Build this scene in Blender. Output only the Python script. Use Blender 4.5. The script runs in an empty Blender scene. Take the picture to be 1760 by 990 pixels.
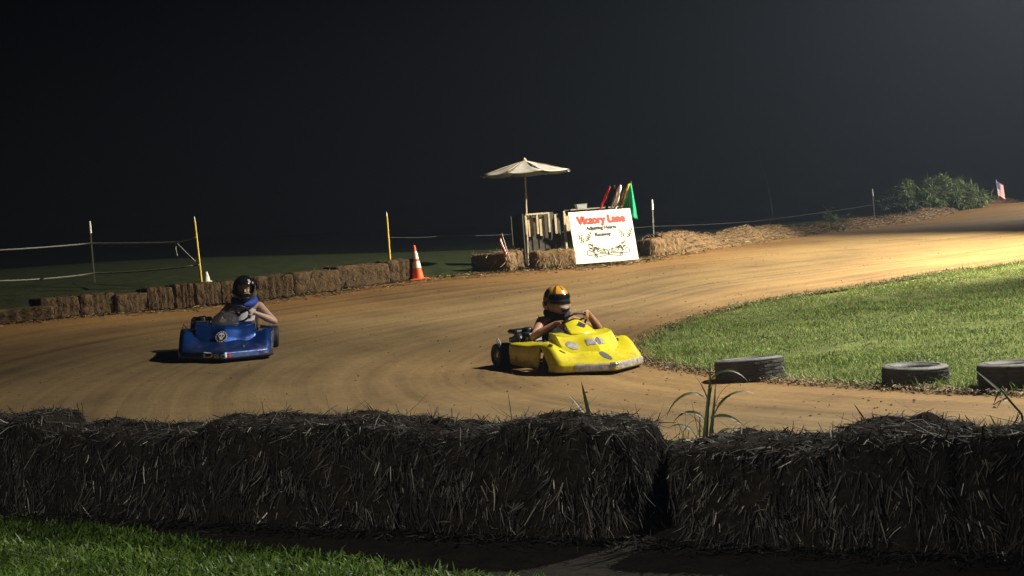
import bpy, bmesh, math, random
import numpy as np
from mathutils import Vector, Matrix, noise as mnoise

random.seed(7)
rng = np.random.default_rng(7)
R = math.radians
sc = bpy.context.scene
COL = sc.collection

# ------------------------------------------------------------------ camera
CAM = np.array([0.0, 0.0, 1.42])
FPX = 2540.0
PITCH, ROLL = math.atan(70 / FPX), R(4.4)
F_ = np.array([0, math.cos(PITCH), -math.sin(PITCH)])
U_ = np.array([0, math.sin(PITCH), math.cos(PITCH)])
X_ = np.array([1.0, 0, 0])
RT = math.cos(ROLL) * X_ - math.sin(ROLL) * U_
UP = math.sin(ROLL) * X_ + math.cos(ROLL) * U_
cd = bpy.data.cameras.new('camera')
cd.lens = FPX / 1760 * 36
cd.sensor_width = 36
cd.clip_start, cd.clip_end = 0.05, 2000
cam = bpy.data.objects.new('camera', cd)
COL.objects.link(cam)
M = Matrix(((RT[0], UP[0], -F_[0], CAM[0]), (RT[1], UP[1], -F_[1], CAM[1]), (RT[2], UP[2], -F_[2], CAM[2]), (0, 0, 0, 1)))
cam.matrix_world = M
sc.camera = cam


def at(px, py, Y):
    """survey point: direction read in the photograph, at Y metres from the camera"""
    d = F_ + (px - 880) / FPX * RT - (py - 495) / FPX * UP
    return CAM + d * (Y / d[1])


# ------------------------------------------------------------------ sky, moon, exposure
w = bpy.data.worlds.new('World')
sc.world = w
w.use_nodes = True
nt = w.node_tree
bg = nt.nodes['Background']
sky = nt.nodes.new('ShaderNodeTexSky')
sky.sky_type = 'NISHITA'
sky.sun_disc = False
sky.sun_elevation = R(35)
sky.sun_rotation = R(200)
sky.dust_density = 0.6
nt.links.new(sky.outputs[0], bg.inputs[0])
bg.inputs[1].default_value = 0.00006
sd = bpy.data.lights.new('moon', 'SUN')
sd.energy = 0.004
sd.angle = R(0.5)
sd.color = (0.8, 0.88, 1)
so = bpy.data.objects.new('moon', sd)
so.rotation_euler = (R(55), 0, R(-20))
COL.objects.link(so)

sc.view_settings.view_transform = 'Standard'
sc.view_settings.look = 'None'
sc.view_settings.gamma = 1
sc.view_settings.use_curve_mapping = False
sc.view_settings.exposure = 0
sc.cycles.use_denoising = True
sc.cycles.max_bounces = 6
sc.cycles.volume_bounces = 0
sc.cycles.sample_clamp_indirect = 4

# floodlights, two of the place and two added: position, aim, power, colour, cone, blend
FLOODS = [
    ('infield', (10.5, 15.5, 11.0), (5.2, 13.2, 0.0), 18500, (1.0, 0.95, 0.84), 110, 1.0),
    ('backstretch', (12.6, 28.8, 9.5), (5.4, 31.6, 0.8), 30000, (1.0, 0.88, 0.64), 97, 0.45),
    ('added_glow', (33.0, 53.0, 12.0), (17.0, 57.0, 1.5), 36000, (1.0, 0.92, 0.80), 100, 0.8),  # added lamp, brightens the berm, the bush and the sky glow
    ('added_fill', (-5.0, -1.5, 8.0), (-1.5, 6.8, 0.1), 3000, (1.0, 0.95, 0.84), 40, 0.7),  # added lamp behind the camera, lights the bale fronts and lawn
]

# ------------------------------------------------------------------ helpers


def mat(name, col=(0.5, 0.5, 0.5), rough=0.6, metal=0.0, spec=0.5, coat=0.0, noise=0.0, nscale=8.0, bump=0.0, bscale=40.0, alpha=1.0, trans=0.0, emit=None):
    m = bpy.data.materials.new(name)
    m.use_nodes = True
    n = m.node_tree.nodes
    l = m.node_tree.links
    b = n['Principled BSDF']
    b.inputs['Base Color'].default_value = (*col, 1)
    b.inputs['Roughness'].default_value = rough
    b.inputs['Metallic'].default_value = metal
    b.inputs['Specular IOR Level'].default_value = spec
    b.inputs['Coat Weight'].default_value = coat
    b.inputs['Alpha'].default_value = alpha
    b.inputs['Transmission Weight'].default_value = trans
    if emit:
        b.inputs['Emission Color'].default_value = (*emit[0], 1)
        b.inputs['Emission Strength'].default_value = emit[1]
    if noise or bump:
        tc = n.new('ShaderNodeTexCoord')
    if noise:
        t = n.new('ShaderNodeTexNoise')
        t.inputs['Scale'].default_value = nscale
        t.inputs['Detail'].default_value = 6
        t.inputs['Roughness'].default_value = 0.65
        l.new(tc.outputs['Object'], t.inputs['Vector'])
        r = n.new('ShaderNodeValToRGB')
        r.color_ramp.elements[0].position = 0.3
        r.color_ramp.elements[1].position = 0.7
        r.color_ramp.elements[0].color = (*[c * (1 - noise) for c in col], 1)
        r.color_ramp.elements[1].color = (*[min(1, c * (1 + noise)) for c in col], 1)
        l.new(t.outputs[0], r.inputs[0])
        l.new(r.outputs[0], b.inputs['Base Color'])
    if bump:
        t2 = n.new('ShaderNodeTexNoise')
        t2.inputs['Scale'].default_value = bscale
        t2.inputs['Detail'].default_value = 5
        l.new(tc.outputs['Object'], t2.inputs['Vector'])
        bp = n.new('ShaderNodeBump')
        bp.inputs['Strength'].default_value = bump
        bp.inputs['Distance'].default_value = 0.02
        l.new(t2.outputs[0], bp.inputs['Height'])
        l.new(bp.outputs[0], b.inputs['Normal'])
    return m


def island_mat(name, stops, rough=0.7, spec=0.3, transl=0.0, cs=1.7, lo=0.6, hi=1.35):
    """colour that differs from blade to blade / straw to straw"""
    m = bpy.data.materials.new(name)
    m.use_nodes = True
    n = m.node_tree.nodes
    l = m.node_tree.links
    b = n['Principled BSDF']
    b.inputs['Roughness'].default_value = rough
    b.inputs['Specular IOR Level'].default_value = spec
    g = n.new('ShaderNodeNewGeometry')
    r = n.new('ShaderNodeValToRGB')
    e = r.color_ramp.elements
    e[0].position, e[0].color = stops[0][0], (*stops[0][1], 1)
    e[1].position, e[1].color = stops[-1][0], (*stops[-1][1], 1)
    for p, c in stops[1:-1]:
        k = e.new(p)
        k.color = (*c, 1)
    l.new(g.outputs['Random Per Island'], r.inputs[0])
    tc = n.new('ShaderNodeTexCoord')
    t = n.new('ShaderNodeTexNoise')
    t.inputs['Scale'].default_value = cs
    t.inputs['Detail'].default_value = 4
    l.new(tc.outputs['Object'], t.inputs['Vector'])
    mr = n.new('ShaderNodeMapRange')
    mr.inputs['From Min'].default_value = 0.3
    mr.inputs['From Max'].default_value = 0.7
    mr.inputs['To Min'].default_value = lo
    mr.inputs['To Max'].default_value = hi
    l.new(t.outputs[0], mr.inputs['Value'])
    mx = n.new('ShaderNodeMix')
    mx.data_type = 'RGBA'
    mx.blend_type = 'MULTIPLY'
    mx.inputs[0].default_value = 1
    l.new(r.outputs[0], mx.inputs[6])
    l.new(mr.outputs[0], mx.inputs[7])
    l.new(mx.outputs[2], b.inputs['Base Color'])
    if transl:
        tr = n.new('ShaderNodeBsdfTranslucent')
        l.new(mx.outputs[2], tr.inputs[0])
        ms = n.new('ShaderNodeMixShader')
        ms.inputs[0].default_value = transl
        l.new(b.outputs[0], ms.inputs[1])
        l.new(tr.outputs[0], ms.inputs[2])
        l.new(ms.outputs[0], n['Material Output'].inputs[0])
    return m


def link(name, me, m=None, parent=None, smooth=True):
    if m is not None:
        for k in (m if isinstance(m, (list, tuple)) else [m]):
            me.materials.append(k)
    if smooth is not None:
        me.polygons.foreach_set('use_smooth', [smooth] * len(me.polygons))
    o = bpy.data.objects.new(name, me)
    COL.objects.link(o)
    if parent is not None:
        o.parent = parent
    return o


def obj(name, v, f, m=None, parent=None, smooth=False, mi=None):
    me = bpy.data.meshes.new(name)
    me.from_pydata([tuple(map(float, p)) for p in v], [], f)
    me.update()
    o = link(name, me, m, parent, smooth)
    if mi is not None:
        me.polygons.foreach_set('material_index', mi)
    return o


def np_mesh(name, V, quads):
    me = bpy.data.meshes.new(name)
    V = np.asarray(V, dtype=np.float32).reshape(-1, 3)
    Q = np.asarray(quads, dtype=np.int32)
    me.vertices.add(len(V))
    me.vertices.foreach_set('co', V.ravel())
    k = Q.shape[1]
    me.loops.add(Q.size)
    me.loops.foreach_set('vertex_index', Q.ravel())
    me.polygons.add(len(Q))
    me.polygons.foreach_set('loop_start', np.arange(0, Q.size, k, dtype=np.int32))
    me.polygons.foreach_set('loop_total', np.full(len(Q), k, dtype=np.int32))
    me.update(calc_edges=True)
    me.validate()
    return me


def tag(o, label=None, cat=None, group=None, kind=None):
    if label:
        o['label'] = label
    if cat:
        o['category'] = cat
    if group:
        o['group'] = group
    if kind:
        o['kind'] = kind
    return o


def empty(name, loc=(0, 0, 0), rz=0.0):
    o = bpy.data.objects.new(name, None)
    o.empty_display_size = 0.1
    o.location = tuple(map(float, loc))
    o.rotation_euler = (0, 0, rz)
    COL.objects.link(o)
    return o


class MB:
    """collects shapes for ONE mesh"""

    def __init__(s):
        s.v, s.f, s.mi = [], [], []

    def add(s, v, f, mi=0):
        b = len(s.v)
        s.v += [tuple(map(float, p)) for p in v]
        s.f += [tuple(i + b for i in q) for q in f]
        s.mi += [mi] * len(f)
        return s

    def box(s, c, d, rz=0, rx=0, ry=0, mi=0, bev=0.0):
        hx, hy, hz = d[0] / 2, d[1] / 2, d[2] / 2
        rot = Matrix.Rotation(rz, 3, 'Z') @ Matrix.Rotation(ry, 3, 'Y') @ Matrix.Rotation(rx, 3, 'X')
        c = Vector(c)
        if not bev:
            pts = [c + rot @ Vector((x, y, z)) for z in (-hz, hz) for x, y in ((-hx, -hy), (hx, -hy), (hx, hy), (-hx, hy))]
            return s.add(pts, [(3, 2, 1, 0), (4, 5, 6, 7), (0, 1, 5, 4), (1, 2, 6, 5), (2, 3, 7, 6), (3, 0, 4, 7)], mi)
        b = bev
        rings = []
        for z, k in ((-hz, b), (-hz + b, 0), (hz - b, 0), (hz, b)):
            rings.append([c + rot @ Vector((x, y, z)) for x, y in (
                (-hx + b + k * 0.5, -hy + k), (hx - b - k * 0.5, -hy + k), (hx - k, -hy + b + k * 0.5), (hx - k, hy - b - k * 0.5),
                (hx - b - k * 0.5, hy - k), (-hx + b + k * 0.5, hy - k), (-hx + k, hy - b - k * 0.5), (-hx + k, -hy + b + k * 0.5))])
        pts = [p for r in rings for p in r]
        f = [tuple(range(7, -1, -1)), tuple(range(24, 32))]
        for r in range(3):
            for i in range(8):
                f.append((r * 8 + i, r * 8 + (i + 1) % 8, r * 8 + 8 + (i + 1) % 8, r * 8 + 8 + i))
        return s.add(pts, f, mi)

    def tube(s, pts, r, n=8, mi=0, cap=True):
        pts = [Vector(p) for p in pts]
        rs = r if isinstance(r, (list, tuple)) else [r] * len(pts)
        rings, ref = [], None
        for i, p in enumerate(pts):
            t = (pts[min(i + 1, len(pts) - 1)] - pts[max(i - 1, 0)]).normalized()
            if ref is None:
                ref = t.orthogonal().normalized()
            else:
                ref = (ref - t * ref.dot(t)).normalized()
            bn = t.cross(ref)
            rings.append([p + (ref * math.cos(a) + bn * math.sin(a)) * rs[i] for a in [2 * math.pi * k / n for k in range(n)]])
        f = []
        for i in range(len(pts) - 1):
            for k in range(n):
                f.append((i * n + k, i * n + (k + 1) % n, (i + 1) * n + (k + 1) % n, (i + 1) * n + k))
        if cap:
            f.append(tuple(range(n - 1, -1, -1)))
            f.append(tuple(range((len(pts) - 1) * n, len(pts) * n)))
        return s.add([p for q in rings for p in q], f, mi)

    def lathe(s, prof, n=32, axis='Z', c=(0, 0, 0), mi=0, close=False):
        v, f = [], []
        for a in range(n):
            t = 2 * math.pi * a / n
            for r, h in prof:
                if axis == 'Z':
                    p = (c[0] + r * math.cos(t), c[1] + r * math.sin(t), c[2] + h)
                else:
                    p = (c[0] + r * math.cos(t), c[1] + h, c[2] + r * math.sin(t))
                v.append(p)
        k = len(prof)
        for a in range(n):
            b = (a + 1) % n
            for i in range(k if close else k - 1):
                j = (i + 1) % k
                q = (a * k + i, b * k + i, b * k + j, a * k + j)
                f.append(q if axis == 'Z' else q[::-1])
        return s.add(v, f, mi)

    def grid(s, P, mi=0, flip=False):
        """P: rows x cols of points"""
        r, c = len(P), len(P[0])
        f = []
        for i in range(r - 1):
            for j in range(c - 1):
                q = (i * c + j, i * c + j + 1, (i + 1) * c + j + 1, (i + 1) * c + j)
                f.append(q[::-1] if flip else q)
        return s.add([p for row in P for p in row], f, mi)

    def build(s, name, m, parent=None, smooth=False, solid=0.0):
        o = obj(name, s.v, s.f, m, parent, smooth, s.mi if isinstance(m, (list, tuple)) else None)
        if solid:
            md = o.modifiers.new('thickness', 'SOLIDIFY')
            md.thickness = solid
            md.offset = -1
        return o


def autosmooth(o, ang=35):
    bm = bmesh.new()
    bm.from_mesh(o.data)
    bmesh.ops.remove_doubles(bm, verts=bm.verts, dist=1e-5)
    bmesh.ops.recalc_face_normals(bm, faces=bm.faces)
    for e in bm.edges:
        e.smooth = not (len(e.link_faces) == 2 and e.calc_face_angle(0) > R(ang))
    for f in bm.faces:
        f.smooth = True
    bm.to_mesh(o.data)
    bm.free()
    return o


def blob(name, parts, voxel, m, parent=None, smooth_it=4):
    """one continuous skin from tapered capsules (p0, r0, p1, r1)"""
    mb = MB()
    for p0, r0, p1, r1 in parts:
        p0, p1 = Vector(p0), Vector(p1)
        d = p1 - p0
        L = d.length
        d = d.normalized() if L > 1e-6 else Vector((0, 0, 1))
        pts, rs = [], []
        for k in range(5):
            a = math.pi / 2 * (k + 0.25) / 5.25
            pts.append(p0 - d * r0 * math.cos(a))
            rs.append(r0 * math.sin(a))
        for k in range(3):
            t = k / 2
            pts.append(p0.lerp(p1, t) if L > 1e-6 else p0 + d * 1e-4 * k)
            rs.append(r0 + (r1 - r0) * t)
        for k in range(4, -1, -1):
            a = math.pi / 2 * (k + 0.25) / 5.25
            pts.append(p1 + d * r1 * math.cos(a))
            rs.append(r1 * math.sin(a))
        mb.tube(pts, rs, 14)
    tmp = mb.build('tmp_blob', None)
    md = tmp.modifiers.new('remesh', 'REMESH')
    md.mode = 'VOXEL'
    md.voxel_size = voxel
    ms = tmp.modifiers.new('smooth', 'SMOOTH')
    ms.iterations = smooth_it
    ms.factor = 0.5
    dg = bpy.context.evaluated_depsgraph_get()
    me = bpy.data.meshes.new_from_object(tmp.evaluated_get(dg))
    bpy.data.objects.remove(tmp)
    me.name = name
    return link(name, me, m, parent, True)


def copy_tree(o, parent=None):
    c = o.copy()
    COL.objects.link(c)
    c.parent = parent
    for ch in list(o.children):
        copy_tree(ch, c)
    return c


def ribbons(P, W, S):
    """P (N,K,3) spines, W (N,K) widths, S (N,3) side vectors -> verts, quads"""
    N, K, _ = P.shape
    off = S[:, None, :] * (W[:, :, None] * 0.5)
    V = np.stack([P - off, P + off], axis=2).reshape(-1, 3)
    base = (np.arange(N) * K * 2)[:, None] + (np.arange(K - 1) * 2)[None, :]
    Q = np.stack([base, base + 1, base + 3, base + 2], axis=-1).reshape(-1, 4)
    return V, Q


# ------------------------------------------------------------------ terrain height
CP = []


def cp(p):
    CP.append(tuple(p))


for x, y, z in [(-6, 0, 0), (6, 0, 0), (0, 6, 0), (-3.2, 9.2, 0), (2, 5.9, 0), (3, 11, 0), (0, 12, 0), (7, 11, 0), (-1.5, 12.5, 0.02), (-7, 12, 0.15),
                (0.7, 15.8, 0), (1.7, 17.9, 0.05), (-12, -8, 0), (12, -8, 0), (14, 14, 0.05), (5, 17, 0.08), (10, 20, 0.2), (20, 25, 0.4), (-14, 12, 0.5),
                (-12, 22, 0.85), (25, 90, 1.0), (70, 120, 0.4), (60, 60, 1.0), (120, 30, 0.5), (-90, 20, 1.0), (-60, 120, 4.5), (0, 140, 3.5), (0, -60, 0), (90, -40, 0), (-90, -40, 0)]:
    cp((x, y, z))
for q in [(430, 618, 17.8), (100, 546, 24), (300, 533, 25.5), (520, 508, 27), (700, 481, 29), (1035, 455, 32), (1180, 434, 35), (1400, 402, 45), (1600, 374, 58),
          (1700, 352, 66), (1300, 520, 22.9), (1500, 490, 24.6), (1760, 450, 27.5), (300, 444, 50), (-200, 480, 45), (162, 482, 31), (720, 440, 55)]:
    cp(at(*q))
CPA = np.array(CP)


def _k(r2):
    return np.where(r2 > 1e-9, 0.5 * r2 * np.log(np.maximum(r2, 1e-9)), 0.0)


def _fit():
    n = len(CPA)
    d2 = ((CPA[:, None, :2] - CPA[None, :, :2]) ** 2).sum(-1)
    A = np.zeros((n + 3, n + 3))
    A[:n, :n] = _k(d2) + np.eye(n) * 1.0
    A[:n, n] = 1
    A[:n, n + 1:] = CPA[:, :2]
    A[n, :n] = 1
    A[n + 1:, :n] = CPA[:, :2].T
    b = np.zeros(n + 3)
    b[:n] = CPA[:, 2]
    return np.linalg.solve(A, b)


TPS = _fit()


def gz(x, y):
    x = np.asarray(x, float)
    y = np.asarray(y, float)
    xc, yc = np.clip(x, -110, 140), np.clip(y, -60, 150)
    n = len(CPA)
    d2 = (xc[..., None] - CPA[:, 0]) ** 2 + (yc[..., None] - CPA[:, 1]) ** 2
    return _k(d2) @ TPS[:n] + TPS[n] + TPS[n + 1] * xc + TPS[n + 2] * yc


def G(x, y, dz=0.0):
    return np.array([x, y, float(gz(x, y)) + dz])


def smooth_curve(pts, n):
    """Catmull-Rom through plan points, n samples equally spaced"""
    P = np.array(pts, float)
    P = np.vstack([2 * P[0] - P[1], P, 2 * P[-1] - P[-2]])
    out = []
    for i in range(1, len(P) - 2):
        for t in np.linspace(0, 1, 24, endpoint=False):
            a, b, c, d = P[i - 1], P[i], P[i + 1], P[i + 2]
            out.append(0.5 * (2 * b + (c - a) * t + (2 * a - 5 * b + 4 * c - d) * t * t + (3 * b - a - 3 * c + d) * t ** 3))
    out.append(P[-2])
    out = np.array(out)
    s = np.concatenate([[0], np.cumsum(np.linalg.norm(np.diff(out, axis=0), axis=1))])
    u = np.linspace(0, s[-1], n)
    return np.stack([np.interp(u, s, out[:, k]) for k in range(out.shape[1])], -1)


# plan outlines: outer edge of the track runs far right -> sign -> left row -> behind the left of frame -> near bales -> near right
WALL0 = at(0, 882, 9.15)[:2]
WALL1 = at(1760, 968, 5.92)[:2]
WDIR = (WALL1 - WALL0) / np.linalg.norm(WALL1 - WALL0)
WNOR = np.array([-WDIR[1], WDIR[0]])          # towards the track
wn = lambda px_s, off: tuple(WALL0 + WDIR * px_s + WNOR * off)
OUTER = [(62, 150), (38, 95), tuple(at(1760, 346, 71)[:2]), tuple(at(1600, 374, 58)[:2]), tuple(at(1400, 402, 45)[:2]), tuple(at(1180, 434, 35)[:2]), tuple(at(1035, 457, 31.6)[:2]),
         tuple(at(880, 470, 30.2)[:2]), tuple(at(710, 484, 28.7)[:2]), tuple(at(520, 510, 26.8)[:2]), tuple(at(300, 534, 25.3)[:2]), tuple(at(60, 552, 23.6)[:2]),
         (-10.0, 20.8), (-10.4, 16.5), (-7.6, 12.6), wn(-1.6, 0.3), wn(1.5, 0.25), wn(4, 0.2), wn(7, 0.2), (14.0, -2.0), (40, -17), (70, -30)]
INNER = [(70, 118), (46, 82), (30, 52), (20, 36.5), tuple(at(1760, 450, 27.5)[:2]), tuple(at(1620, 470, 26.1)[:2]), tuple(at(1500, 490, 24.6)[:2]), tuple(at(1300, 522, 22.8)[:2]),
         (2.35, 20.6), (1.55, 18.6), (1.42, 17.1), (1.75, 15.5), (2.3, 13.9), (3.1, 12.3), (3.9, 11.1), (5.6, 9.1), (10, 5.2), (17, -0.2), (41, -14), (71, -26)]

# ------------------------------------------------------------------ setting materials


def dirt_material():
    m = bpy.data.materials.new('clay_dirt')
    m.use_nodes = True
    n = m.node_tree.nodes
    l = m.node_tree.links
    b = n['Principled BSDF']
    b.inputs['Roughness'].default_value = 0.85
    b.inputs['Specular IOR Level'].default_value = 0.25
    uv = n.new('ShaderNodeUVMap')
    uv.uv_map = 'lane'
    tc = n.new('ShaderNodeTexCoord')

    def nz(vec, scale, det, sx=1, sy=1):
        mp = n.new('ShaderNodeMapping')
        mp.inputs['Scale'].default_value = (sx, sy, 1)
        l.new(vec, mp.inputs[0])
        t = n.new('ShaderNodeTexNoise')
        t.inputs['Scale'].default_value = scale
        t.inputs['Detail'].default_value = det
        t.inputs['Roughness'].default_value = 0.6
        l.new(mp.outputs[0], t.inputs['Vector'])
        return t.outputs[0]
    # uv: x = metres along the lane, y = metres across from the inner edge
    streak = nz(uv.outputs[0], 1.0, 5, 0.06, 3.4)
    broad = nz(uv.outputs[0], 0.5, 4, 0.12, 0.6)
    fine = nz(tc.outputs['Object'], 14, 8)
    patch = nz(tc.outputs['Object'], 0.55, 5)
    r1 = n.new('ShaderNodeValToRGB')
    e = r1.color_ramp.elements
    e[0].position, e[0].color = 0.37, (0.095, 0.060, 0.027, 1)
    e[1].position, e[1].color = 0.64, (0.27, 0.182, 0.078, 1)
    k = e.new(0.5)
    k.color = (0.195, 0.127, 0.054, 1)
    mixf = n.new('ShaderNodeMix')
    mixf.inputs[0].default_value = 0.42
    l.new(streak, mixf.inputs[2])
    l.new(broad, mixf.inputs[3])
    mix2 = n.new('ShaderNodeMix')
    mix2.inputs[0].default_value = 0.33
    l.new(mixf.outputs[0], mix2.inputs[2])
    l.new(patch, mix2.inputs[3])
    l.new(mix2.outputs[0], r1.inputs[0])
    # rubbered, greyer racing line in the middle of the lane; redder loose clay outside
    sep = n.new('ShaderNodeSeparateXYZ')
    l.new(uv.outputs[1 - 1], sep.inputs[0])
    rl = n.new('ShaderNodeValToRGB')
    e = rl.color_ramp.elements
    e[0].position, e[0].color = 0.0, (1.12, 1.0, 0.9, 1)
    e[1].position, e[1].color = 1.0, (1.0, 0.80, 0.62, 1)
    for p, c in ((0.1, (1.08, 1.02, 0.96)), (0.35, (0.92, 0.95, 1.0)), (0.6, (0.86, 0.88, 0.92)), (0.82, (0.84, 0.76, 0.68)), (0.93, (0.98, 0.82, 0.64))):
        k = e.new(p)
        k.color = (*c, 1)
    l.new(sep.outputs[2], rl.inputs[0])
    comb = n.new('ShaderNodeMix')
    comb.data_type = 'RGBA'
    comb.blend_type = 'MULTIPLY'
    comb.inputs[0].default_value = 1
    l.new(r1.outputs[0], comb.inputs[6])
    at_ = n.new('ShaderNodeAttribute')
    at_.attribute_name = 'across'
    l.new(at_.outputs['Fac'], rl.inputs[0])
    l.new(rl.outputs[0], comb.inputs[7])
    fm = n.new('ShaderNodeMapRange')
    fm.inputs['From Min'].default_value, fm.inputs['From Max'].default_value = 0.3, 0.7
    fm.inputs['To Min'].default_value, fm.inputs['To Max'].default_value = 0.82, 1.15
    l.new(fine, fm.inputs['Value'])
    c2 = n.new('ShaderNodeMix')
    c2.data_type = 'RGBA'
    c2.blend_type = 'MULTIPLY'
    c2.inputs[0].default_value = 1
    l.new(comb.outputs[2], c2.inputs[6])
    l.new(fm.outputs[0], c2.inputs[7])
    l.new(c2.outputs[2], b.inputs['Base Color'])
    bm1 = n.new('ShaderNodeBump')
    bm1.inputs['Strength'].default_value = 0.8
    bm1.inputs['Distance'].default_value = 0.02
    l.new(streak, bm1.inputs['Height'])
    bm2 = n.new('ShaderNodeBump')
    bm2.inputs['Strength'].default_value = 0.5
    bm2.inputs['Distance'].default_value = 0.012
    l.new(fine, bm2.inputs['Height'])
    l.new(bm1.outputs[0], bm2.inputs['Normal'])
    l.new(bm2.outputs[0], b.inputs['Normal'])
    return m


M_DIRT = dirt_material()
M_TURF = mat('turf_soil', (0.024, 0.034, 0.013), 0.95, spec=0.1, noise=0.55, nscale=3.0, bump=0.8, bscale=18)
M_INSOIL = mat('infield_soil', (0.115, 0.135, 0.045), 0.95, spec=0.1, noise=0.5, nscale=3.2, bump=0.8, bscale=25)
M_LITTER = island_mat('straw_litter', [(0, (0.07, 0.05, 0.025)), (0.6, (0.20, 0.13, 0.065)), (0.92, (0.30, 0.22, 0.12)), (1, (0.46, 0.38, 0.26))])
M_GRASS = island_mat('infield_grass', [(0, (0.10, 0.165, 0.035)), (0.5, (0.20, 0.285, 0.062)), (0.86, (0.27, 0.34, 0.085)), (0.90, (0.30, 0.29, 0.08)), (1, (0.36, 0.30, 0.14))], 0.55, 0.35, 0.25)
M_LAWN = island_mat('lawn_grass', [(0, (0.035, 0.075, 0.010)), (0.6, (0.09, 0.165, 0.02)), (1, (0.16, 0.235, 0.04))], 0.5, 0.4, 0.25)
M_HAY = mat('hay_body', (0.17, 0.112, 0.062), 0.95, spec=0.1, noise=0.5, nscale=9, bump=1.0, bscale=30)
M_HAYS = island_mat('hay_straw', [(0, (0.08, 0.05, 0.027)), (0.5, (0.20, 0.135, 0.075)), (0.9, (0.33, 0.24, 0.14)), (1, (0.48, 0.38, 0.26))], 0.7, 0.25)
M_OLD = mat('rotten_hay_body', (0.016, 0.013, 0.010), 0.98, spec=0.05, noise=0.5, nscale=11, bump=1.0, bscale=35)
M_OLDL = island_mat('rotten_shade_litter', [(0, (0.008, 0.007, 0.006)), (0.8, (0.02, 0.018, 0.015)), (1, (0.06, 0.053, 0.045))], 0.9, 0.1)  # rotten straw, darkened further to paint the shade by the wall
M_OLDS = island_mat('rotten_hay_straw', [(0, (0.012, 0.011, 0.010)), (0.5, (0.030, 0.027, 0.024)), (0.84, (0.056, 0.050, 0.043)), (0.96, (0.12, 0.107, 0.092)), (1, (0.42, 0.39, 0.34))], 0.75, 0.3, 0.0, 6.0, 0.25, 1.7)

# ------------------------------------------------------------------ ground, track, infield
NS, NA = 380, 110
oc = smooth_curve(OUTER, NS)
ic = smooth_curve(INNER, NS)


def resample_match(curve, k):
    return curve


def loft_lane():
    # pair points so that each cross-section is short: march along by matched fractions of knots
    inn = np.array(INNER)
    out = np.array(OUTER)
    fi = np.linspace(0, 1, len(inn))
    keys_i = [0, 2, 4, 6, 8, 10, 11, 13, 15, 17, 19]
    keys_o = [0, 1, 4, 5, 6.4, 10, 13, 16, 17.4, 19, 21]

    def dense(P, keys, n):
        D = smooth_curve_knots(P)
        kk = np.interp(np.linspace(0, len(keys) - 1, n), range(len(keys)), keys)
        return D(kk)
    return dense(inn, keys_i, NS), dense(out, keys_o, NS)


def smooth_curve_knots(P):
    Q = np.vstack([2 * P[0] - P[1], P, 2 * P[-1] - P[-2]])

    def ev(k):
        k = np.clip(np.asarray(k, float), 0, len(P) - 1 - 1e-6)
        i = k.astype(int)
        t = (k - i)[:, None]
        a, b, c, d = Q[i], Q[i + 1], Q[i + 2], Q[i + 3]
        return 0.5 * (2 * b + (c - a) * t + (2 * a - 5 * b + 4 * c - d) * t * t + (3 * b - a - 3 * c + d) * t ** 3)
    return ev


li, lo = loft_lane()
lane_poly = np.vstack([li, lo[::-1]])


def in_poly(x, y, poly):
    x = np.asarray(x)
    y = np.asarray(y)
    ins = np.zeros(x.shape, bool)
    j = len(poly) - 1
    for i in range(len(poly)):
        xi, yi = poly[i]
        xj, yj = poly[j]
        c = ((yi > y) != (yj > y))
        with np.errstate(divide='ignore', invalid='ignore'):
            xx = (xj - xi) * (y - yi) / (yj - yi + 1e-12) + xi
        ins ^= c & (x < xx)
        j = i
    return ins


infield_poly = np.vstack([li, [(140, -40), (140, 120)]])


def vnoise(x, y, s, seed=0.0):
    return np.array([mnoise.noise(Vector((float(a) * s, float(b) * s, seed))) for a, b in zip(np.ravel(x), np.ravel(y))]).reshape(np.shape(x))


# ground sheet
gx = np.concatenate([np.linspace(-420, -40, 14)[:-1], np.linspace(-40, -14, 24)[:-1], np.linspace(-14, 16, 90)[:-1], np.linspace(16, 60, 30)[:-1], np.linspace(60, 480, 14)])
gy = np.concatenate([np.linspace(-300, -20, 10)[:-1], np.linspace(-20, 3, 14)[:-1], np.linspace(3, 36, 110)[:-1], np.linspace(36, 90, 50)[:-1], np.linspace(90, 900, 18)])
GX, GY = np.meshgrid(gx, gy)
GZ = gz(GX, GY)
inside = in_poly(GX, GY, np.vstack([lo, [(140, -60), (140, 150)]]))
GZ = GZ - np.where(inside, 0.07, 0.0)
nx = len(gx)
ii = np.arange(len(gy) - 1)[:, None] * nx + np.arange(nx - 1)[None, :]
gq = np.stack([ii, ii + 1, ii + nx + 1, ii + nx], -1).reshape(-1, 4)
gme = np_mesh('ground', np.stack([GX, GY, GZ], -1), gq)
tag(link('ground', gme, M_TURF), kind='structure')

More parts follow.
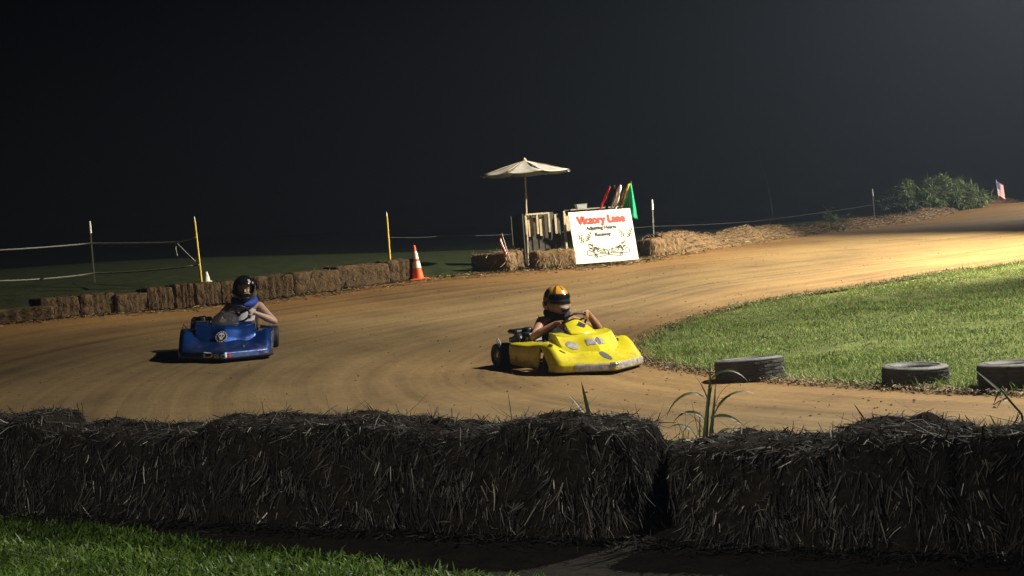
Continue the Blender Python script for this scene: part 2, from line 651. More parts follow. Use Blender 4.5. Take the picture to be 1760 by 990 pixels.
# track sheet (lofted lane)
tt = np.linspace(0, 1, NA + 1)
LX = li[:, None, 0] * (1 - tt) + lo[:, None, 0] * tt
LY = li[:, None, 1] * (1 - tt) + lo[:, None, 1] * tt
_mid = (li + lo) / 2
_al = np.concatenate([[0], np.cumsum(np.linalg.norm(np.diff(_mid, axis=0), axis=1))])[:, None] * np.ones((1, NA + 1))
_ac = np.linalg.norm(lo - li, axis=1)[:, None] * tt[None, :]
_near = (_mid[:, 1] < 75)[:, None] & (_mid[:, 1] > -6)[:, None]
rut = np.where(_near, 0.016 * vnoise(_al * 0.05, _ac * 1.5, 1.0, 3.3) + 0.009 * vnoise(_al * 0.10 + 5, _ac * 4.2, 1.0, 7.1), 0)
LZ = gz(LX, LY) + 0.004 + rut + 0.05 * (np.maximum(0, tt - 0.95) / 0.05)[None, :] * 0.0
tme = np_mesh('track', np.stack([LX, LY, LZ], -1),
              np.stack([(a := np.arange(NS - 1)[:, None] * (NA + 1) + np.arange(NA)[None, :]), a + NA + 1, a + NA + 2, a + 1], -1).reshape(-1, 4)[:, ::-1])
uvl = tme.uv_layers.new(name='lane')
mid = np.stack([(li[:, 0] + lo[:, 0]) / 2, (li[:, 1] + lo[:, 1]) / 2], -1)
sl = np.concatenate([[0], np.cumsum(np.linalg.norm(np.diff(mid, axis=0), axis=1))])
wid = np.linalg.norm(lo - li, axis=1)
uvv = np.stack([np.repeat(sl[:, None], NA + 1, 1), tt[None, :] * wid[:, None]], -1).reshape(-1, 2)
lv = np.zeros(len(tme.loops), dtype=np.int32)
tme.loops.foreach_get('vertex_index', lv)
uvl.data.foreach_set('uv', uvv[lv].astype(np.float32).ravel())
aa = tme.attributes.new('across', 'FLOAT', 'POINT')
aa.data.foreach_set('value', np.repeat(tt[None, :], NS, 0).astype(np.float32).ravel())
tag(link('track', tme, M_DIRT), kind='structure')

# infield sheet: from the inner edge inwards
inn_pts = li.copy()
half_c = smooth_curve([(110, 36), (60, 27), (30, 21.5), (14, 18.3), (6.5, 17.3), (3.4, 17.2)], NS // 2)
center = np.vstack([half_c, half_c[::-1]])
NI = 20
t2 = np.linspace(0, 1, NI + 1)
IX = inn_pts[:, None, 0] * (1 - t2) + center[:, None, 0] * t2
IY = inn_pts[:, None, 1] * (1 - t2) + center[:, None, 1] * t2
wob = 0.10 * vnoise(np.arange(NS), np.zeros(NS), 0.35, 9.0)
IX[:, 0] += wob
IZ = gz(IX, IY) + 0.016 + 0.008 * vnoise(IX, IY, 0.9, 5.0)
IZ[:, 0] -= 0.04
IZ[:, 1] = gz(IX[:, 1], IY[:, 1]) + 0.018
ime = np_mesh('infield', np.stack([IX, IY, IZ], -1),
              np.stack([(a := np.arange(NS - 1)[:, None] * (NI + 1) + np.arange(NI)[None, :]), a + 1, a + NI + 2, a + NI + 1], -1).reshape(-1, 4)[:, ::-1])
tag(link('infield', ime, M_INSOIL), kind='structure')


def blades(name, pts, hgt, wdt, m, lean=0.5, K=4, parent=None):
    """pts (N,3) roots -> one mesh of bending blades"""
    N = len(pts)
    az = rng.uniform(0, 2 * np.pi, N)
    D = np.stack([np.cos(az), np.sin(az), np.zeros(N)], -1)
    sa = az + np.pi / 2 + rng.normal(0, 0.4, N)
    S = np.stack([np.cos(sa), np.sin(sa), np.zeros(N)], -1)
    h = hgt * rng.lognormal(0, 0.3, N)
    ln = h * lean * rng.uniform(0.1, 1.6, N)
    t = np.linspace(0, 1, K)
    P = pts[:, None, :] + D[:, None, :] * (ln[:, None] * t ** 1.8)[:, :, None]
    P[:, :, 2] += h[:, None] * (t - 0.28 * t ** 2 * np.minimum(1.6, (ln / h))[:, None])
    prof = np.array([0.75, 1.0, 0.75, 0.06]) if K == 4 else np.array([1.0, 0.8, 0.06])
    W = (wdt * rng.uniform(0.7, 1.3, N))[:, None] * prof[None, :]
    V, Q = ribbons(P, W, S)
    o = link(name, np_mesh(name, V, Q), m, parent, False)
    return o


def scatter(n, x0, x1, y0, y1, keep):
    x = rng.uniform(x0, x1, n)
    y = rng.uniform(y0, y1, n)
    k = keep(x, y)
    return x[k], y[k]


def view_keep(x, y, marg=1.2):
    return (np.abs(x) < 0.36 * y + marg) & (y > 3)


# infield grass: dense near, sparser far
def edge_dist(x, y):
    q_ = li[(li[:, 1] < 34) & (li[:, 1] > 6)]
    out = np.full(x.shape, 9.0)
    for a_ in q_:
        out = np.minimum(out, np.hypot(x - a_[0], y - a_[1]))
    return out


def inf_keep(dens_fall):
    def f(x, y):
        k = in_poly(x, y, infield_poly) & view_keep(x, y, 1.5)
        p = np.clip((13.0 / np.maximum(y, 1)) ** dens_fall, 0.25, 1)
        # thin, worn patches
        nn = vnoise(x, y, 0.9, 2.0)
        p = p * np.clip(0.75 + 1.3 * nn, 0.22, 1)
        de = edge_dist(x, y)
        p = p * np.clip((de + 0.22 * nn) / 0.38 + 0.15, 0.05, 1)
        return k & (rng.uniform(0, 1, len(x)) < p)
    return f


x, y = scatter(620000, 1.2, 14, 8.5, 31, inf_keep(1.1))
pts = np.stack([x, y, gz(x, y) + 0.014], -1)
tall = 0.024 + 0.024 * np.clip(vnoise(x, y, 0.7, 8.0) + 0.4, 0, 1.2)
g = blades('infield_grass', pts, tall, 0.0075 + 0.0003 * np.maximum(0, y - 12), M_GRASS, 0.7, 3)
tag(g, 'short green grass covering the infield wedge beside the dirt track', 'grass', kind='stuff')

# foreground lawn this side of the near bales
def lawn_keep(x, y):
    s = (x - WALL0[0]) * WDIR[0] + (y - WALL0[1]) * WDIR[1]
    d = (x - WALL0[0]) * WNOR[0] + (y - WALL0[1]) * WNOR[1]
    edge = -0.06 - np.clip(s - 0.6, 0, 9) * 0.20 + 0.07 * vnoise(x, y, 2.2, 1.0)
    return (d < edge) & (y > 4.4) & (np.abs(x) < 0.37 * y + 0.8)


x, y = scatter(190000, -4.6, 2.6, 4.4, 10.5, lawn_keep)
pts = np.stack([x, y, gz(x, y) - 0.004], -1)
g = blades('lawn_grass', pts, 0.040, 0.011, M_LAWN, 0.9, 4)
tag(g, 'dense dark green lawn in the bottom left foreground', 'grass', kind='stuff')


# straw litter and edge tufts along the infield edge and the outer edge
def litter(name, x, y, m, L=0.09, wd=0.006, lift=0.012, label=None, zoff=0.01):
    N = len(x)
    az = rng.uniform(0, 2 * np.pi, N)
    D = np.stack([np.cos(az), np.sin(az), rng.normal(0, 0.12, N)], -1)
    S = np.stack([-np.sin(az), np.cos(az), rng.normal(0, 0.5, N)], -1)
    ll = L * rng.lognormal(0, 0.4, N)
    t = np.linspace(-0.5, 0.5, 3)
    c = np.stack([x, y, gz(x, y) + zoff + rng.uniform(0, lift, N)], -1)
    P = c[:, None, :] + D[:, None, :] * (ll[:, None] * t)[:, :, None]
    P[:, 1, 2] += rng.uniform(0, 0.015, N)
    W = np.repeat((wd * rng.uniform(0.6, 1.5, N))[:, None], 3, 1)
    V, Q = ribbons(P, W, S)
    o = link(name, np_mesh(name, V, Q), m, None, False)
    tag(o, label, 'straw', kind='stuff')
    return o


k = rng.integers(0, NS, 16000)
j = np.clip(k + rng.uniform(-0.5, 0.5, len(k)), 0, NS - 1.01)
j0 = j.astype(int)
fr = (j - j0)[:, None]
b = li[j0] * (1 - fr) + li[np.minimum(j0 + 1, NS - 1)] * fr
b = b + rng.normal(0, 0.085, b.shape) + np.array([0.02, 0.02])
kk = view_keep(b[:, 0], b[:, 1], 1) & (b[:, 1] < 31)
b = b[kk]
litter('edge_litter', b[:, 0], b[:, 1], M_LITTER, 0.05, 0.007, 0.03, 'dry clippings and clods scattered along the infield edge')
k = rng.choice(len(b), min(len(b), 2600), replace=False)
tp = np.stack([b[k, 0] + 0.1, b[k, 1] + 0.02, gz(b[k, 0], b[k, 1])], -1)
tg = blades('edge_tuft', tp, 0.085, 0.009, M_GRASS, 0.9, 4)
tag(tg, 'ragged grass tufts fringing the infield edge', 'grass', kind='stuff')

# clods of clay along both edges and a few on the lane
def clods(name, x, y, rmin, rmax, lab):
    N = len(x)
    o8 = np.array([(1, 0, 0), (0, 1, 0), (-1, 0, 0), (0, -1, 0), (0, 0, 0.8), (0, 0, -0.6)])
    r = rmin + (rmax - rmin) * rng.uniform(0, 1, N) ** 3
    P = o8[None] * r[:, None, None] * rng.uniform(0.6, 1.3, (N, 6, 3))
    P[:, :, 2] *= 0.75
    P += np.stack([x, y, gz(x, y) + 0.004 + r * 0.25], -1)[:, None, :]
    f = np.array([(0, 1, 4), (1, 2, 4), (2, 3, 4), (3, 0, 4), (1, 0, 5), (2, 1, 5), (3, 2, 5), (0, 3, 5)])
    Q = (np.arange(N) * 6)[:, None, None] + f[None]
    o = link(name, np_mesh(name, P.reshape(-1, 3), Q.reshape(-1, 3)), mat('clay_clod', (0.17, 0.105, 0.05), 0.95, spec=0.1, noise=0.4, nscale=5), None, False)
    tag(o, lab, 'clods', kind='stuff')


def along(curve, n, sig, shift):
    j = rng.uniform(0, len(curve) - 1.01, n)
    j0 = j.astype(int)
    p = curve[j0] + (curve[j0 + 1] - curve[j0]) * (j - j0)[:, None]
    t_ = curve[j0 + 1] - curve[j0]
    nn = np.stack([-t_[:, 1], t_[:, 0]], -1) / np.maximum(np.linalg.norm(t_, axis=1, keepdims=True), 1e-6)
    p = p + nn * (rng.normal(0, 1, (n, 1)) * sig + shift)
    k_ = view_keep(p[:, 0], p[:, 1], 1.0) & (p[:, 1] < 60)
    return p[k_]


c1 = along(li, 4500, 0.10, 0.0)
c2 = along(lo, 9000, 0.25, 0.0)
c2 = c2[c2[:, 1] > 13]
u_ = rng.integers(0, NS, 5000)
v_ = rng.uniform(0, 1, 5000)
c3 = li[u_] * (1 - v_)[:, None] + lo[u_] * v_[:, None]
c3 = c3[view_keep(c3[:, 0], c3[:, 1], 0.5) & (c3[:, 1] < 40)]
cc = np.vstack([c1, c2])
clods('edge_clod', cc[:, 0], cc[:, 1], 0.005, 0.028, 'loose clay clods along the edges of the dirt track')
clods('lane_crumb', c3[:, 0], c3[:, 1], 0.004, 0.018, 'small clay crumbs thrown over the dirt lane')
c4 = along(lo, 16000, 0.28, 0.0)
c4 = c4[c4[:, 1] > 19]
litter('row_litter', c4[:, 0], c4[:, 1], M_LITTER, 0.09, 0.010, 0.03, 'shed straw lying along the foot of the far bales')

# dark soil strip painting the shade under and in front of the near bales
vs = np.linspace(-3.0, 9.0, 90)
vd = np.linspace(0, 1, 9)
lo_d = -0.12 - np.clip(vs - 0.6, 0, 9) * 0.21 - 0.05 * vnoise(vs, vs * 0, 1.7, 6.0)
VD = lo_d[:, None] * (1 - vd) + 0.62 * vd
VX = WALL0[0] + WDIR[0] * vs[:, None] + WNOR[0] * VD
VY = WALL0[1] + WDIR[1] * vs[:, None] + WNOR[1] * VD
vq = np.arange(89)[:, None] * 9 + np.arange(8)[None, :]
vme = np_mesh('shade_strip', np.stack([VX, VY, gz(VX, VY) + 0.009], -1), np.stack([vq, vq + 9, vq + 10, vq + 1], -1).reshape(-1, 4))
tag(link('shade_strip', vme, mat('shade_soil', (0.014, 0.012, 0.009), 0.95, spec=0.1, noise=0.4, nscale=8, bump=0.8, bscale=30)), kind='structure')

# rotten litter at the foot of the near bales, both sides, darkened as painted shade
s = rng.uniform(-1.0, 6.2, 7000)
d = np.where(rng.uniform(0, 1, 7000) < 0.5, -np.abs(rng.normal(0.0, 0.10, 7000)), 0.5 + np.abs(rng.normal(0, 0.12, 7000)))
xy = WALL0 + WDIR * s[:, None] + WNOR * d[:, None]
litter('rotten_shade_litter', xy[:, 0], xy[:, 1], M_OLDL, 0.09, 0.005, 0.03, 'rotten straw strewn at the foot of the near bales, darkened as shade')

# ------------------------------------------------------------------ hay bales


def bale_mesh(name, dims, seed, nstraw, m_body, m_straw, slen, swid, crown=0.12, sub=(26, 14, 14), rough_amp=0.022, vertical=True, sag=0.06, fluff=0.35, top_w=1.0, end_w=1.0, pw=7):
    hx, hy, hz = dims[0] / 2, dims[1] / 2, dims[2] / 2
    sd = seed * 13.7

    def shape(q):
        """q in [-1,1]^3 on the cube surface -> local point"""
        q = np.asarray(q, float)
        inf = np.abs(q).max(-1, keepdims=True)
        n6 = ((np.abs(q) ** pw).sum(-1, keepdims=True)) ** (1 / pw)
        p = q * (inf / np.maximum(n6, 1e-9))
        p = p * np.array([hx, hy, hz])
        out = np.empty_like(p)
        for i, a in enumerate(p.reshape(-1, 3)):
            v = Vector((a[0] + sd, a[1] * 1.0, a[2]))
            am = rough_amp * (mnoise.noise(v * 5) + 0.6 * mnoise.noise(v * 13))
            flake = 0.35 * rough_amp * math.sin((a[0] + 0.03 * mnoise.noise(v * 4)) * 42 + sd)
            nrm = Vector((a[0] / hx ** 2, a[1] / hy ** 2, a[2] / hz ** 2)).normalized()
            top = max(0.0, a[2] / hz)
            dz = sag * top * mnoise.noise(Vector((a[0] * 2.1 + sd, a[1] * 1.3, 4.4))) + crown * hz * top * (1 - 0.8 * (a[1] / hy) ** 2)
            pp = Vector(a) + nrm * (am + flake * abs(nrm.y))
            pp.z += dz
            out.reshape(-1, 3)[i] = pp
        out[..., 2] += hz
        return out
    mb = MB()
    a, b, c = sub
    for ax, n1, n2 in ((2, a, b), (1, a, c), (0, b, c)):
        for sg in (-1, 1):
            u = np.linspace(-1, 1, n1 + 1)
            v = np.linspace(-1, 1, n2 + 1)
            UU, VV = np.meshgrid(u, v, indexing='ij')
            q = np.zeros(UU.shape + (3,))
            o_ = [k for k in range(3) if k != ax]
            q[..., o_[0]], q[..., o_[1]], q[..., ax] = UU, VV, sg
            mb.grid(shape(q).tolist())
    o = mb.build(name, m_body, None, True)
    bm = bmesh.new()
    bm.from_mesh(o.data)
    bmesh.ops.remove_doubles(bm, verts=bm.verts, dist=1e-4)
    bmesh.ops.recalc_face_normals(bm, faces=bm.faces)
    bm.to_mesh(o.data)
    bm.free()
    # straw
    ar = np.array([hx * hy * top_w, hx * hy * 0.15, hx * hz, hx * hz, hy * hz * end_w, hy * hz * end_w])
    fc = rng.choice(6, nstraw, p=ar / ar.sum())
    q = rng.uniform(-1, 1, (nstraw, 3))
    for i, (axis, sg) in enumerate(((2, 1), (2, -1), (1, 1), (1, -1), (0, 1), (0, -1))):
        q[fc == i, axis] = sg
    P0 = shape(q)
    nr = np.sign(q) * np.abs(q) ** 9 / np.array([hx, hy, hz])
    nr /= np.linalg.norm(nr, axis=1, keepdims=True)
    rnd = rng.normal(0, 1, (nstraw, 3))
    T = rnd - nr * (rnd * nr).sum(1, keepdims=True)
    side = (fc >= 2)
    if vertical:
        T[side] = T[side] * 0.30 + np.array([0, 0, -1.0]) * np.where(rng.uniform(0, 1, side.sum()) < 0.85, 1, -0.6)[:, None]
    if pw > 9:
        lay = np.array([mnoise.noise(Vector((p_[0] * 5.5 + sd, p_[1] * 5.5, p_[2] * 4.0))) for p_ in P0])
        lat = np.cross(nr, T)
        T = T + lat * (lay * 1.5)[:, None]
    T /= np.linalg.norm(T, axis=1, keepdims=True)
    D = T + nr * rng.uniform(0.0, fluff, (nstraw, 1))
    Ls = slen * rng.lognormal(-0.1, 0.40, nstraw)
    K = 4
    t = np.linspace(0, 1, K)
    curl = rng.normal(0, 0.5, (nstraw, 3))
    P = P0[:, None, :] - nr[:, None, :] * 0.01 + D[:, None, :] * (Ls[:, None] * t)[:, :, None] + curl[:, None, :] * (Ls[:, None] * t ** 2 * 0.6)[:, :, None]
    P[:, :, 2] -= (Ls[:, None] * t ** 2 * 0.25)
    P[:, :, 2] = np.maximum(P[:, :, 2], 0.004)
    S = np.cross(D, nr + rng.normal(0, 0.4, (nstraw, 3)))
    S /= np.maximum(np.linalg.norm(S, axis=1, keepdims=True), 1e-6)
    W = (swid * rng.uniform(0.5, 1.5, nstraw))[:, None] * np.array([1, 1, 0.9, 0.5])[None, :]
    V, Q = ribbons(P, W, S)
    st = link('loose_straw', np_mesh('loose_straw', V, Q), m_straw, o, False)
    st['kind'] = 'stuff'
    return o


# near wall: positions measured along the wall (metres from the left frame edge)
def wall_s(px):
    # intersect the pixel column at mid height of the bale face with the wall line
    d = F_ + (px - 880) / FPX * RT - (820 - 495) / FPX * UP
    A = np.array([[d[0], -WDIR[0]], [d[1], -WDIR[1]]])
    t, s_ = np.linalg.solve(A, WALL0 - CAM[:2])
    return s_


near_spec = [(-330, 62, 0.605, 'rotten dark hay bale cut by the left frame edge, humped top'),
             (66, 338, 0.52, 'low slumped dark hay bale behind the lawn, second from the left frame edge'),
             (342, 694, 0.58, 'dark rotten hay bale with whitish straw on top, between low bale and middle bale'),
             (698, 1074, 0.55, 'dark rotten hay bale left of the black gap in the near wall'),
             (1176, 1420, 0.465, 'dark hay bale right of the black gap, behind it stands the tall weed'),
             (1424, 1640, 0.515, 'dark hay bale in the near wall below the middle tyre'),
             (1644, 1960, 0.52, 'dark hay bale cut by the right frame edge at the near wall')]
for i, (p0, p1, hh, lab) in enumerate(near_spec):
    s0, s1 = wall_s(p0), wall_s(p1)
    L = s1 - s0
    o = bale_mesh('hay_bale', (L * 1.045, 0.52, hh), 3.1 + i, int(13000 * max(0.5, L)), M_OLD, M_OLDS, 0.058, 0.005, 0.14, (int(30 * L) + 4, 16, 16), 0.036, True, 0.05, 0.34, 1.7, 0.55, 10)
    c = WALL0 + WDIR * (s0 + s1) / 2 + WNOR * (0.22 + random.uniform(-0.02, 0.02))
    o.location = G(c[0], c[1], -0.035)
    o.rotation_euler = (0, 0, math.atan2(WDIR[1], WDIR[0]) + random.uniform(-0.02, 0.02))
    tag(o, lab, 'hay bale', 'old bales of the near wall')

gs = wall_s(1130)
o = bale_mesh('hay_bale', (0.74, 0.36, 0.43), 17.3, 5200, M_OLD, M_OLDS, 0.058, 0.005, 0.10, (16, 12, 12), 0.045, True, 0.08, 0.4)  # clump added to block view and light through the gap
c = WALL0 + WDIR * (gs + 0.10) + WNOR * 0.60
o.location = G(c[0], c[1], -0.02)
o.rotation_euler = (0, 0, math.atan2(WDIR[1], WDIR[0]) + 0.25)
tag(o, 'added black clump of hay closing the gap of the near wall to light', 'hay bale', 'old bales of the near wall')

# far bales: three shared shapes
far_var = [bale_mesh('hay_bale', (0.92, 0.46, 0.44), 31 + i, 1500, M_HAY, M_HAYS, 0.085, 0.011, 0.05, (20, 10, 10), 0.022, True, 0.03, 0.3) for i in range(3)]
M_HAYD = mat('dark_hay_body', (0.082, 0.055, 0.032), 0.95, spec=0.1, noise=0.5, nscale=9, bump=1.0, bscale=30)  # darker hay tone for the far row
M_HAYDS = island_mat('dark_hay_straw', [(0, (0.045, 0.03, 0.017)), (0.5, (0.095, 0.065, 0.038)), (0.93, (0.15, 0.108, 0.065)), (1, (0.24, 0.19, 0.13))], 0.75, 0.2)
far_var += [bale_mesh('hay_bale', (0.92, 0.46, 0.44), 51 + i, 1500, M_HAYD, M_HAYDS, 0.06, 0.010, 0.02, (20, 10, 10), 0.03, True, 0.03, 0.2, 1.0, 1.0, 14) for i in range(3)]
_used = set()


def far_bale(i, x, y, rz, lab, scl=(1, 1, 1), grp=None, dz=-0.01, tilt=0.0):
    src = far_var[i]
    o = src if i not in _used else copy_tree(src)
    _used.add(i)
    o.location = G(x, y, dz)
    o.rotation_euler = (tilt, 0, rz)
    o.scale = scl
    for k in ('label', 'category', 'group'):
        if k in o:
            del o[k]
    return tag(o, lab, 'hay bale', grp)


def row_pt(px):
    xs = [-60, 60, 300, 520, 700, 880]
    ys = [558, 549, 532, 508, 482, 472]
    ds = [23.0, 23.7, 25.4, 26.9, 28.8, 30.4]
    return at(px, np.interp(px, xs, ys), np.interp(px, xs, ds))


ords = ['tenth', 'ninth', 'eighth', 'seventh', 'sixth', 'fifth', 'fourth', 'third', 'second', 'first']
row = [(76, 136), (139, 196), (199, 254), (258, 299), (303, 334), (338, 381), (384, 438), (441, 503), (511, 583), (587, 667), (671, 720)]
for i, (p0, p1) in enumerate(row):
    a, c = row_pt(p0), row_pt(p1)
    m_ = (a + c) / 2
    dv = c - a
    L = math.hypot(dv[0], dv[1])
    n_ = np.array([-dv[1], dv[0]]) / L
    lab = 'brown hay bale beside the traffic cone at the end of the far row' if i == 10 else 'brown hay bale, %s from the traffic cone in the far row' % ['eleventh', 'tenth', 'ninth', 'eighth', 'seventh', 'sixth', 'fifth', 'fourth', 'third', 'second'][i]
    far_bale(3 + i % 3, m_[0] + n_[0] * 0.22, m_[1] + n_[1] * 0.22, math.atan2(dv[1], dv[0]) + random.uniform(-0.09, 0.09), lab,
             (L / 0.83, 1.0, random.uniform(0.90, 0.97) * (1.0 if i > 2 else 0.84)), 'far row of hay bales', tilt=random.uniform(-0.05, 0.05))
# crumbled heap at the left end of the row
a = row_pt(20)
far_bale(4, a[0], a[1] + 0.1, 0.6, 'crumbled low heap of hay at the left end of the far row', (1.25, 1.1, 0.5), 'far row of hay bales')

b1 = at(851, 470, 30.6)
far_bale(2, b1[0], b1[1] + 0.25, R(-25), 'hay bale with a shaded dark face and a small flag stuck beside it', (0.98, 0.95, 0.86), 'bales around the flag stand')
b1b = at(868, 462, 31.3)
far_bale(0, b1b[0] + 0.02, b1b[1] + 0.25, R(35), 'hay bale end showing behind the bale with the small flag', (0.75, 1, 0.86), 'bales around the flag stand')
b2 = at(951, 459, 30.9)
far_bale(1, b2[0], b2[1] + 0.28, R(17), 'sunlit-tan hay bale in front of the wooden stand, left of the sign'.replace('sunlit-tan', 'tan'), (1.02, 1.05, 0.9), 'bales around the flag stand')
b3 = at(1140, 437, 34)
far_bale(0, b3[0], b3[1] + 0.3, R(38), 'tan hay bale right of the sign where the straw berm begins', (1.15, 1.15, 0.95), 'bales around the flag stand')

# straw berm running off to the right
bp = smooth_curve([at(q, v, D_) for q, v, D_ in ((1150, 432, 35.2), (1220, 424, 37), (1300, 411, 40.5), (1400, 398, 46), (1500, 384, 52), (1600, 370, 59), (1690, 352, 66.5), (1760, 340, 73))], 220)
NB = 15
rows = []
for i, p in enumerate(bp):
    tg_ = bp[min(i + 1, 219)] - bp[max(i - 1, 0)]
    n_ = np.array([-tg_[1], tg_[0]]) / np.hypot(tg_[0], tg_[1])
    hgt = 0.46 * (0.8 + 0.5 * mnoise.noise(Vector((i * 0.09, 1.2, 0)))) * (1 - 0.25 * i / 220)
    rowp = []
    for jx in range(NB):
        u = jx / (NB - 1) * 2 - 1
        wdt = 0.8 + 0.25 * mnoise.noise(Vector((i * 0.07, 7.7, 0)))
        xx, yy = p[0] + n_[0] * (u * wdt + 0.3), p[1] + n_[1] * (u * wdt + 0.3)
        zz = float(gz(xx, yy)) + hgt * max(0, math.cos(u * math.pi / 2)) ** 0.8 + 0.07 * mnoise.noise(Vector((xx * 3, yy * 3, 2))) - 0.03
        rowp.append((xx, yy, zz))
    rows.append(rowp)
mb = MB()
mb.grid(rows)
berm = mb.build('straw_berm', M_HAY, None, True)
RW = np.array(rows)
n = 46000
a_, c_ = rng.uniform(0, 218, n), rng.uniform(0, NB - 1.01, n)
ai, ci = a_.astype(int), c_.astype(int)
c0 = RW[ai, ci] * (1 - (a_ - ai))[:, None] + RW[ai + 1, ci] * (a_ - ai)[:, None]
az = rng.uniform(0, 6.28, n)
D = np.stack([np.cos(az), np.sin(az), rng.normal(0.05, 0.3, n)], -1)
S = np.stack([-np.sin(az), np.cos(az), rng.normal(0, 0.5, n)], -1)
Lb = 0.15 * rng.lognormal(0, 0.3, n)
t = np.linspace(-0.3, 0.7, 3)
P = c0[:, None, :] + D[:, None, :] * (Lb[:, None] * t)[:, :, None]
P[:, 2, 2] -= 0.03
V, Q = ribbons(P, np.repeat((0.009 * rng.uniform(0.6, 1.4, n))[:, None], 3, 1), S)
bs = link('loose_straw', np_mesh('loose_straw', V, Q), M_HAYS, berm, False)
tag(berm, 'long tan berm of loose broken straw bales along the far track edge', 'straw berm', kind='stuff')

# green growth on the berm and the bush behind it
M_WEED = island_mat('weed_green', [(0, (0.08, 0.12, 0.045)), (0.6, (0.17, 0.23, 0.085)), (1, (0.27, 0.32, 0.14))], 0.6, 0.3, 0.2)
M_STEM = mat('weed_stem', (0.09, 0.12, 0.05), 0.7, noise=0.3)


def bush(name, lab, c, rx, ry, h, n, stems, ln=0.22, wd=0.02):
    root = empty(name, G(c[0], c[1], 0))
    mb = MB()
    tips = []
    for i in range(stems):
        a = random.uniform(0, 6.28)
        q = random.random() ** 0.5
        bx, by = rx * q * math.cos(a), ry * q * math.sin(a)
        hh = h * (1 - 0.75 * q * q) * random.choice((random.uniform(0.6, 1.0), random.uniform(0.8, 1.22)))
        tip = (bx * 1.12 + random.gauss(0, 0.06), by * 1.1, max(0.1, hh))
        mb.tube([(bx * 0.8, by * 0.8, -0.05), ((bx + tip[0]) / 2, by, hh * 0.55), tip], [0.014, 0.01, 0.004], 5)
        tips.append(((bx * 0.8, by * 0.8, 0), tip))
    mb.build('stem', M_STEM, root)['kind'] = 'stuff'
    tips = np.array(tips)
    k = rng.integers(0, stems, n)
    t = rng.uniform(0.15, 1.0, n) ** 0.7
    pp = tips[k, 0] * (1 - t)[:, None] + tips[k, 1] * t[:, None]
    az = rng.uniform(0, 6.28, n)
    D = np.stack([np.cos(az), np.sin(az), rng.normal(0.5, 0.4, n)], -1)
    S = np.stack([-np.sin(az), np.cos(az), rng.normal(0, 0.4, n)], -1)
    L = ln * rng.lognormal(0, 0.35, n)
    tt_ = np.linspace(0, 1, 3)
    P = pp[:, None, :] + D[:, None, :] * (L[:, None] * tt_)[:, :, None]
    P[:, 2, 2] -= L * 0.35
    W = (wd * rng.uniform(0.6, 1.3, n))[:, None] * np.array([0.6, 1, 0.1])[None, :]
    V, Q = ribbons(P, W, S)
    f = link('crown', np_mesh('crown', V, Q), M_WEED, root, False)
    f['kind'] = 'stuff'
    tag(root, lab, 'bush')
    return root


c = at(1607, 366, 62.5)
bush('bush', 'wide rounded green bush behind the straw berm', (c[0], c[1]), 2.1, 1.0, 1.4, 17000, 130, 0.26, 0.035)
c = at(1430, 376, 50)
bush('weed_clump', 'small pale green weed clump on the straw berm left of the post', (c[0], c[1]), 0.55, 0.4, 0.62, 900, 22, 0.2, 0.016)
c = at(1425, 385, 46.3)
bush('weed_clump', 'dark green weeds low on the face of the straw berm', (c[0], c[1]), 0.6, 0.3, 0.28, 500, 16, 0.14, 0.014)
mb = MB()
c = at(1328, 372, 44)
c1 = at(1309, 280, 44)
mb.tube([c, (c + c1) / 2 + np.array([0.05, 0, 0]), c1], [0.012, 0.009, 0.004], 6)
for q, dx in ((0.55, 0.18), (0.75, -0.15)):
    p = c + (c1 - c) * q
    mb.tube([p, p + np.array([dx, 0, 0.25])], [0.007, 0.003], 5)
o = mb.build('dry_stalk', mat('dry_stalk', (0.045, 0.042, 0.045), 0.9))
tag(o, 'tall thin bare stalk leaning behind the straw berm', 'plant')
# ------------------------------------------------------------------ tyres lying on the infield edge
M_RUB = mat('weathered_rubber', (0.062, 0.058, 0.054), 0.8, spec=0.35, noise=0.45, nscale=7, bump=0.35, bscale=45)
M_RUBT = mat('dusty_sidewall', (0.16, 0.155, 0.148), 0.7, spec=0.4, noise=0.4, nscale=9, bump=0.2, bscale=50)


